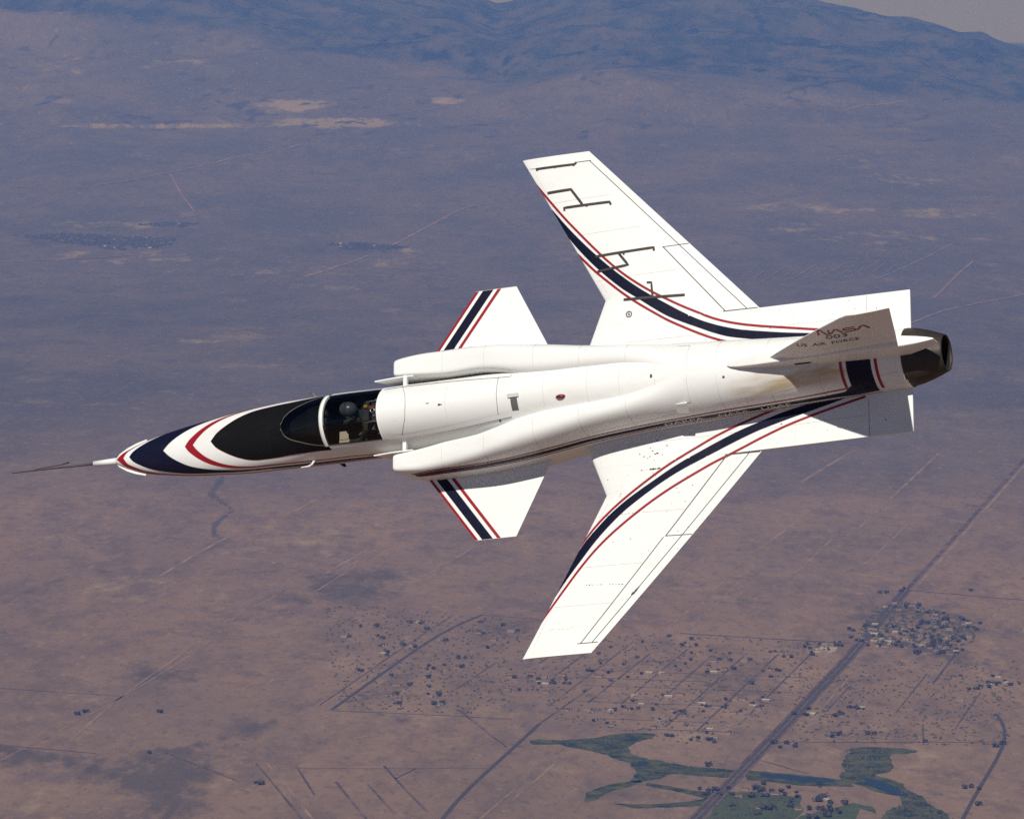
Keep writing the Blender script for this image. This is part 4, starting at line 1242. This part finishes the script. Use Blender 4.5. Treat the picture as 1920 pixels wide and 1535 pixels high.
# ---- canards
CZ = -.06
for s in (-1, 1):
    def cle(y): return 5.80 + (y - 1.0) * (6.618 - 5.80) / 1.085
    def cte(y): return 7.895 - (y - 1.0) * (7.895 - 7.332) / 1.085
    ys = frange(.78, 2.085, 14); us = [0, .006, .02, .05, .1, .18, .3, .42, .55, .7, .85, 1.0]
    def chalf(x, y):
        u = min(1, max(0, (x - cle(y)) / (cte(y) - cle(y))))
        t = .085 - .045 * (y - .8) / 1.28
        return t * 2.5 * (.2969 * math.sqrt(u) - .126*u - .3516*u*u + .2843*u**3 - .1015*u**4) + .002
    v_ = []
    for y in ys:
        top = [(cle(y) + (cte(y) - cle(y)) * u, s * y, CZ + chalf(cle(y) + (cte(y) - cle(y)) * u, y)) for u in us]
        v_ += top + [(p[0], p[1], 2 * CZ - p[2]) for p in reversed(top)]
    k = 2 * len(us)
    f_ = grid_faces(len(ys), k, True)
    f_.append(tuple(range(k))); f_.append(tuple(reversed([(len(ys) - 1) * k + i for i in range(k)])))
    if s > 0: f_ = [tuple(reversed(q)) for q in f_]
    cn_ = mesh_obj('canard', v_, f_, M['white'], jet)
    for d0, d1, mt in ((.004, .058, 'red'), (.128, .315, 'navy'), (.388, .452, 'red')):
        v_ = []
        for y in frange(.9, 2.08, 20):
            for j in range(5):
                x = cle(y) + d0 + (d1 - d0) * j / 4
                v_.append((x, s * y, CZ + chalf(x, y) + .004))
        f_ = grid_faces(21, 5)
        if s > 0: f_ = [tuple(reversed(q)) for q in f_]
        mesh_obj('stripe', v_, f_, M[mt], cn_)

# ---- fin, its fairing and the nozzle
FIN = [(11.95, .90), (12.177, 1.131), (13.60, 2.37), (13.84, 2.54), (14.0, 2.575), (14.542, 2.63), (14.06, .80), (13.9, .70)]
def fin_half(x, z):
    le = itp([.9, 1.131, 2.37, 2.54, 2.64], [11.95, 12.177, 13.60, 13.84, 14.1], z); te = 14.06 + (z - .8) * (14.542 - 14.06) / 1.83
    u = min(1, max(0, (x - le) / max(.01, te - le)))
    t = .075 - .03 * max(0, z - .9)
    return t * min(1, u / .22) ** .5 * (1 if u < .4 else 1 - .85 * (u - .4) / .6) + .003
v_, rows = [], []
zs = frange(.80, 2.54, 20) + [2.57, 2.60, 2.63]
us = [0, .02, .06, .12, .2, .3, .4, .55, .7, .85, 1.0]
for z in zs:
    le = itp([.6, .9, 1.131, 2.37, 2.54, 2.57, 2.60, 2.63], [11.65, 11.95, 12.177, 13.60, 13.84, 13.97, 14.26, 14.50], z)
    te = 14.06 + (z - .8) * (14.542 - 14.06) / 1.83
    a = [(le + (te - le) * u, fin_half(le + (te - le) * u, min(z, 2.54)) * (1 if z < 2.56 else .8), z) for u in us]
    v_ += a + [(p[0], -p[1], p[2]) for p in reversed(a)]
k = 2 * len(us)
f_ = grid_faces(len(zs), k, True)
f_.append(tuple(range(k))); f_.append(tuple(reversed([(len(zs) - 1) * k + i for i in range(k)])))
fin = mesh_obj('vertical_fin', v_, f_, M['white'], jet)
def fin_pt(x, z, off=.005): return (x, -fin_half(x, z) - off, z)

# red logotype of curved strokes: N, A, S, A
def worm(fn, mat, parent):
    def arc(cx, cy, r, a0, a1, n=6): return [(cx + r * math.cos(R2D(a)), cy + r * math.sin(R2D(a))) for a in frange(a0, a1, n)]
    N = [(0, 0), (0, .82)] + arc(.14, .82, .14, 170, 40) + [(.62, .12)] + arc(.76, .18, .14, 215, 345) + [(.9, 1.0)]
    A = [(0, 0), (.36, .86)] + arc(.5, .84, .14, 155, 25) + [(1.0, 0)]
    S = [(.95, 1.0), (.22, 1.0)] + arc(.24, .76, .24, 90, 270, 8) + [(.72, .52)] + arc(.72, .26, .26, 90, -90, 8) + [(.02, 0)]
    v_, f_ = [], []
    x0 = 0.0
    for L, wd in ((N, .9), (A, 1.0), (S, .98), (A, 1.0)):
        P = [Vector((x0 + a, b)) for a, b in L]
        for i, p in enumerate(P):
            d = (P[min(i+1, len(P)-1)] - P[max(i-1, 0)]).normalized(); nr = Vector((-d.y, d.x)) * .085
            for q in (p - nr, p + nr): v_.append(fn(q.x / 4.15, q.y))
            if i: b = len(v_); f_.append((b-4, b-3, b-1, b-2))
        x0 += wd + .12
    return mesh_obj('logotype', v_, f_, mat, parent)
worm(lambda u, v: fin_pt(13.17 + .80 * u + .035 * v, 1.89 + .02 * u + .17 * v, .006), M['red'], fin)
letters('lettering', '003', lambda u, v: fin_pt(13.23 + .34 * u + .03 * v, 1.705 + .15 * v, .006), M['letter_dark'], fin)
letters('lettering', 'US  AIR  FORCE', lambda u, v: fin_pt(12.68 + .99 * u + .025 * v, 1.475 - .02 * u + .115 * v, .006), M['letter_dark'], fin)

# fairing along the fin's foot
fx = [11.30, 11.36, 11.5, 11.8, 12.2, 12.8, 13.4, 14.0, 14.2, 14.4, 14.55, 14.66]
fw = [.01, .035, .06, .085, .10, .105, .105, .10, .09, .065, .038, .01]
ft = [.88, .90, .93, .985, 1.03, 1.05, 1.05, 1.03, 1.01, .98, .955, .93]
fb = [.82, .80, .78, .72, .60, .55, .50, .45, .55, .62, .68, .72]
v_ = []
for x, w, t, b in zip(fx, fw, ft, fb):
    for a in range(24):
        th = 2 * math.pi * a / 24; e = 2 / 9.0
        sn, cs = math.sin(th), math.cos(th)
        v_.append((x, w * math.copysign(abs(sn) ** e, sn), (t + b) / 2 + (t - b) / 2 * math.copysign(abs(cs) ** e, cs)))
f_ = grid_faces(len(fx), 24, True); f_.append(tuple(range(24))); f_.append(tuple(reversed([(len(fx) - 1) * 24 + i for i in range(24)])))
fair = mesh_obj('fin_fairing', v_, f_, M['white'], jet, False)
v_, f_ = [], []
box(v_, f_, (12.40, -.108, .80), (12.66, -.100, .86)); mesh_obj('vent_slot', v_, f_, M['soot_shade'], fair)

NZ = .15
prof = [(14.02, .452), (14.10, .447), (14.22, .425), (14.36, .385), (14.50, .335), (14.60, .295), (14.625, .285), (14.627, .272), (14.58, .275), (14.4, .30), (14.1, .33), (13.8, .30)]
v_ = []
NP_ = 72
for x, r in prof:
    for i in range(NP_):
        a = 2 * math.pi * i / NP_
        rr = r * (1 - (.012 if i % 6 == 0 and 14.1 < x < 14.62 else 0))
        v_.append((x, rr * math.sin(a), NZ + rr * math.cos(a)))
f_ = grid_faces(len(prof), NP_, True)
nz = mesh_obj('engine_nozzle', v_, f_, None, jet, True, [M['metal'], M['soot_shade']], [0 if i // NP_ < 8 else 1 for i in range((len(prof) - 1) * NP_)])
mesh_obj('flame_holder', [(13.85, .3 * math.sin(6.2832 * i / 24), NZ + .3 * math.cos(6.2832 * i / 24)) for i in range(24)], [tuple(range(24))], M['soot_shade'], nz)
# heat-stained metal collar ahead of the nozzle
on_body('tail_collar', [(13.93, 3), (13.93, 60), (13.93, 120), (13.93, 178)], [(14.046, 3), (14.046, 60), (14.046, 120), (14.046, 178)], M['white'], 2, 60, .004)

# ---- nose probe, strakes and small fittings
v_, f_ = [], []
tube(v_, f_, [(-.43, 0, -.125), (.06, 0, -.135)], [.045, .058], 14); pr_ = mesh_obj('nose_probe', v_, f_, M['white'], jet, True)
v_, f_ = [], []
tube(v_, f_, [(-1.99, 0, -.085), (-1.5, 0, -.095), (-1.0, 0, -.11), (-.43, 0, -.125)], [.007, .012, .015, .022], 8); mesh_obj('probe_boom', v_, f_, M['probe'], pr_, True)
v_, f_ = [], []
for x0, x1, y0, z0 in ((-1.50, -1.02, .025, .0),):
    tube(v_, f_, [(x0 - .1, .0, -.09), (x0, .02, -.085), (x1, y0 + .01, -.06), (x1 + .14, y0 + .03, -.05)], [.005, .009, .010, .016], 6)
mesh_obj('probe_vane', v_, f_, M['probe'], pr_)
for s in (-1, 1):
    out = [(-.02, .03, -.13), (.06, .115, -.13), (.2, .20, -.135), (.36, .262, -.135), (.56, .315, -.135), (.565, .27, -.135), (.3, .13, -.135), (.0, .02, -.13)]
    k = len(out)
    v_ = [(x, s * y, z + .008) for x, y, z in out] + [(x, s * y, z - .008) for x, y, z in out]
    f_ = [tuple(range(k)), tuple(range(2*k-1, k-1, -1))] + [(i, (i+1) % k, k + (i+1) % k, k + i) for i in range(k)]
    mesh_obj('nose_strake', v_, f_, M['white'], jet)
    # air data probe on a short mast
    v_, f_ = [], []
    tube(v_, f_, [(3.93, s * .49, .28), (3.86, s * .60, .29), (3.80, s * .625, .29)], [.022, .018, .016], 8)
    tube(v_, f_, [(3.82, s * .625, .29), (3.66, s * .63, .285)], [.014, .008], 8)
    mesh_obj('air_data_probe', v_, f_, M['grey'] if s > 0 else M['white'], jet)
v_, f_ = [], []
box(v_, f_, (3.98, -.4, -.74), (4.03, -.38, -.5)); 
v_ = [(3.95, -.395, -.5), (4.06, -.395, -.5), (4.05, -.435, -.585), (4.01, -.435, -.585), (3.95, -.38, -.5), (4.06, -.38, -.5), (4.05, -.42, -.585), (4.01, -.42, -.585)]
f_ = [(0, 1, 2, 3), (4, 7, 6, 5), (0, 4, 5, 1), (1, 5, 6, 2), (2, 6, 7, 3), (3, 7, 4, 0)]
mesh_obj('blade_antenna', v_, f_, M['black'], jet)
# dark scoop, red beacon, vents on the spine
def spine_patch(name, x0, x1, t0, t1, mat, off=.004):
    return on_body(name, [(x0, t0), (x0, t1)], [(x1, t0), (x1, t1)], mat, 3, 8, off, fus, (-1,))
spine_patch('scoop_opening', 7.64, 7.755, 7, 31, M['grey'])
v_, f_ = [], []
for x, t, o_ in ((7.60, 5, .0), (7.60, 9, .02), (7.79, 9, .02), (7.79, 5, .0)): v_.append(body_pt(x, -R2D(t), o_))
for x, t, o_ in ((7.60, 3.5, .0), (7.60, 3.5, .045), (7.79, 3.5, .045), (7.79, 3.5, .0)): v_.append(body_pt(x, -R2D(t), o_))
f_ = [(1, 2, 6, 5), (0, 1, 5, 4), (2, 3, 7, 6)]
mesh_obj('scoop_lip', v_, f_, M['white'], fus)
v_, f_ = [], []
for i in range(6):
    a = math.pi / 2 * i / 5
    for k in range(14):
        b = 2 * math.pi * k / 14
        c = Vector(body_pt(8.50, -R2D(17)))
        n_ = Vector((0, -.30, .95)); u_ = Vector((1, 0, 0)); w_ = n_.cross(u_)
        v_.append(tuple(c + u_ * (.085 * math.cos(a) * math.cos(b)) + w_ * (.036 * math.cos(a) * math.sin(b)) + n_ * (.05 * math.sin(a))))
f_ = grid_faces(6, 14, True)
mesh_obj('beacon', v_, f_, M['beacon'], jet, True)
for x, t in ((6.38, 4), (10.03, 0), (11.21, 13), (7.36, 44)):
    spine_patch('vent', x, x + .035, t, t + 3.2, M['tape'])
spine_patch('vent', 6.17, 6.22, 0, 1.3, M['tape'])
spine_patch('vent', 6.415, 6.45, 5, 6.6, M['tape'])
for L in ([(5.80, 0), (5.775, 20), (5.71, 35), (5.655, 46), (5.62, 55)], [(7.40, 0), (7.40, 15), (7.385, 30), (7.37, 44)]):
    on_body('panel_line', L, [(a + .008, b) for a, b in L], M['pale_line'], 1, 40, .003)
crease = [(5.32, 53), (5.65, 56), (6.27, 52.7), (6.79, 48.2), (7.32, 42.5), (7.6, 40)]
on_body('spine_seam', crease, [(a, b + 1.0) for a, b in crease], M['pale_line'], 1, 50, .003)
on_body('spine_fairing', [(a, b) for a, b in crease], [(a, b - 7) for a, b in crease], M['white'], 3, 50, .012)
for x0, x1, t in ((10.1, 10.108, 46), (10.62, 10.628, 46)):
    on_body('panel_line', [(x0, 4), (x0, t)], [(x1, 4), (x1, t)], M['letter_white'], 1, 24, .003)
on_body('panel_line', [(10.1, 46), (10.62, 46)], [(10.1, 46.7), (10.62, 46.7)], M['pale_line'], 1, 20, .003)
# small auxiliary scoop on the port flank
v_, f_ = [], []
c = [body_pt(10.36, -R2D(45), 0), body_pt(10.56, -R2D(45), 0), body_pt(10.54, -R2D(63), 0), body_pt(10.34, -R2D(61), 0)]
d = [body_pt(10.37, -R2D(45), .012), body_pt(10.56, -R2D(44.5), .035), body_pt(10.54, -R2D(62), .035), body_pt(10.35, -R2D(60), .012)]
mesh_obj('flank_scoop', c + d, [(4, 7, 6, 5), (0, 1, 5, 4), (2, 3, 7, 6), (3, 0, 4, 7), (1, 2, 6, 5)], M['white'], jet)

# ================================================================== the pilot (sits in the cockpit, a thing of its own)
HEAD = Vector((4.66, .115, .645))
def build_pilot():
    pts, rad, eds = [], [], []
    def add(p, r, par=None):
        pts.append(p); rad.append(r)
        if par is not None: eds.append((par, len(pts) - 1))
        return len(pts) - 1
    pel = add((4.93, 0, .06), .15)
    ab = add((4.93, .01, .20), .14, pel); ch = add((4.92, .04, .36), .155, ab); nk = add((4.84, .085, .49), .065, ch)
    hd = add((4.72, .105, .585), .075, nk); ht_ = add((4.68, .115, .66), .085, hd); add((4.63, .115, .69), .06, ht_)
    for s in (-1, 1):
        sh = add((4.90, s * .19 + .03, .40), .075, ch)
        el = add((4.72, s * .27, .20), .050, sh)
        wr = add((4.50, s * (.26 if s < 0 else .10), .20), .032, el)
        pm = add((4.43, s * (.25 if s < 0 else .08), .205), .034, wr)
        for k in range(4):
            f1 = add((4.39, pts[pm][1] + (k - 1.5) * .019, .205), .0095, pm)
            f2 = add((4.36 + .004 * abs(k - 1.5), pts[pm][1] + (k - 1.5) * .021, .185), .009, f1)
            add((4.375, pts[pm][1] + (k - 1.5) * .020, .160), .008, f2)
        t1 = add((4.445, pts[pm][1] - s * .038, .20), .010, pm); add((4.41, pts[pm][1] - s * .045, .19), .009, t1)
        hp = add((4.90, s * .10, .04), .10, pel)
        kn = add((4.46, s * .15, .12), .070, hp); an = add((4.22, s * .14, -.22), .045, kn); add((4.10, s * .14, -.25), .035, an)
    me = bpy.data.meshes.new('person')
    me.from_pydata(pts, eds, [])
    bm = bmesh.new(); bm.from_mesh(me)
    sk = bm.verts.layers.skin.verify()
    bm.verts.ensure_lookup_table()
    for v, r in zip(bm.verts, rad):
        v[sk].radius = (r, r)
    bm.verts[0][sk].use_root = True
    bm.to_mesh(me); bm.free()
    me.materials.append(M['suit'])
    o = bpy.data.objects.new('person', me); COL.objects.link(o)
    o.modifiers.new('skin', 'SKIN').use_smooth_shade = True
    sb = o.modifiers.new('sub', 'SUBSURF'); sb.levels = 1; sb.render_levels = 1
    return o
pilot = build_pilot()
pilot.matrix_world = jet.matrix_world.copy()
tag(pilot, 'pilot in dark flight suit and grey helmet sitting in the cockpit, facing forward', 'person')
def ball(name, c, r, mat, parent, sx=1, sy=1, sz=1, cut=None, n=20):
    v_, f_ = [], []
    for i in range(n // 2 + 1):
        a = math.pi * i / (n // 2)
        for k in range(n):
            b = 2 * math.pi * k / n
            v_.append((c[0] + r * sx * math.sin(a) * math.cos(b), c[1] + r * sy * math.sin(a) * math.sin(b), c[2] + r * sz * math.cos(a)))
    f_ = [tuple(reversed(q)) for q in grid_faces(n // 2 + 1, n, True)]
    if cut: f_ = [q for q in f_ if cut(sum((Vector(v_[i]) for i in q), Vector()) / len(q))]
    return mesh_obj(name, v_, f_, mat, parent, True)
hc = HEAD + Vector((.05, .0, .04))
ball('helmet', hc, .138, M['helmet'], pilot, 1.06, .95, 1.0, lambda p: not (p.x < hc.x - .085 and p.z < hc.z + .045))
ball('visor_shell', hc + Vector((-.012, 0, .02)), .140, M['helmet'], pilot, 1.03, .95, .98, lambda p: p.x < hc.x - .01 and p.z > hc.z + .03)
ball('face', hc + Vector((-.055, 0, -.035)), .09, M['skin'], pilot, .85, .75, 1.05)
v_, f_ = [], []
tube(v_, f_, [(HEAD.x - .075, HEAD.y - .005, HEAD.z - .0), (HEAD.x - .12, HEAD.y - .005, HEAD.z - .03), (HEAD.x - .11, HEAD.y - .03, HEAD.z - .12), (HEAD.x + .06, HEAD.y - .09, HEAD.z - .24)], [.045, .034, .017, .017], 10)
mesh_obj('oxygen_mask', v_, f_, M['seat'], pilot, True)
for s in (-1, 1):
    v_, f_ = [], []
    tube(v_, f_, [(hc.x - .124, hc.y + s * .028, hc.z - .012), (hc.x - .136, hc.y + s * .028, hc.z - .012)], [.012, .004], 8)
    mesh_obj('eye', v_, f_, M['seat'], pilot)
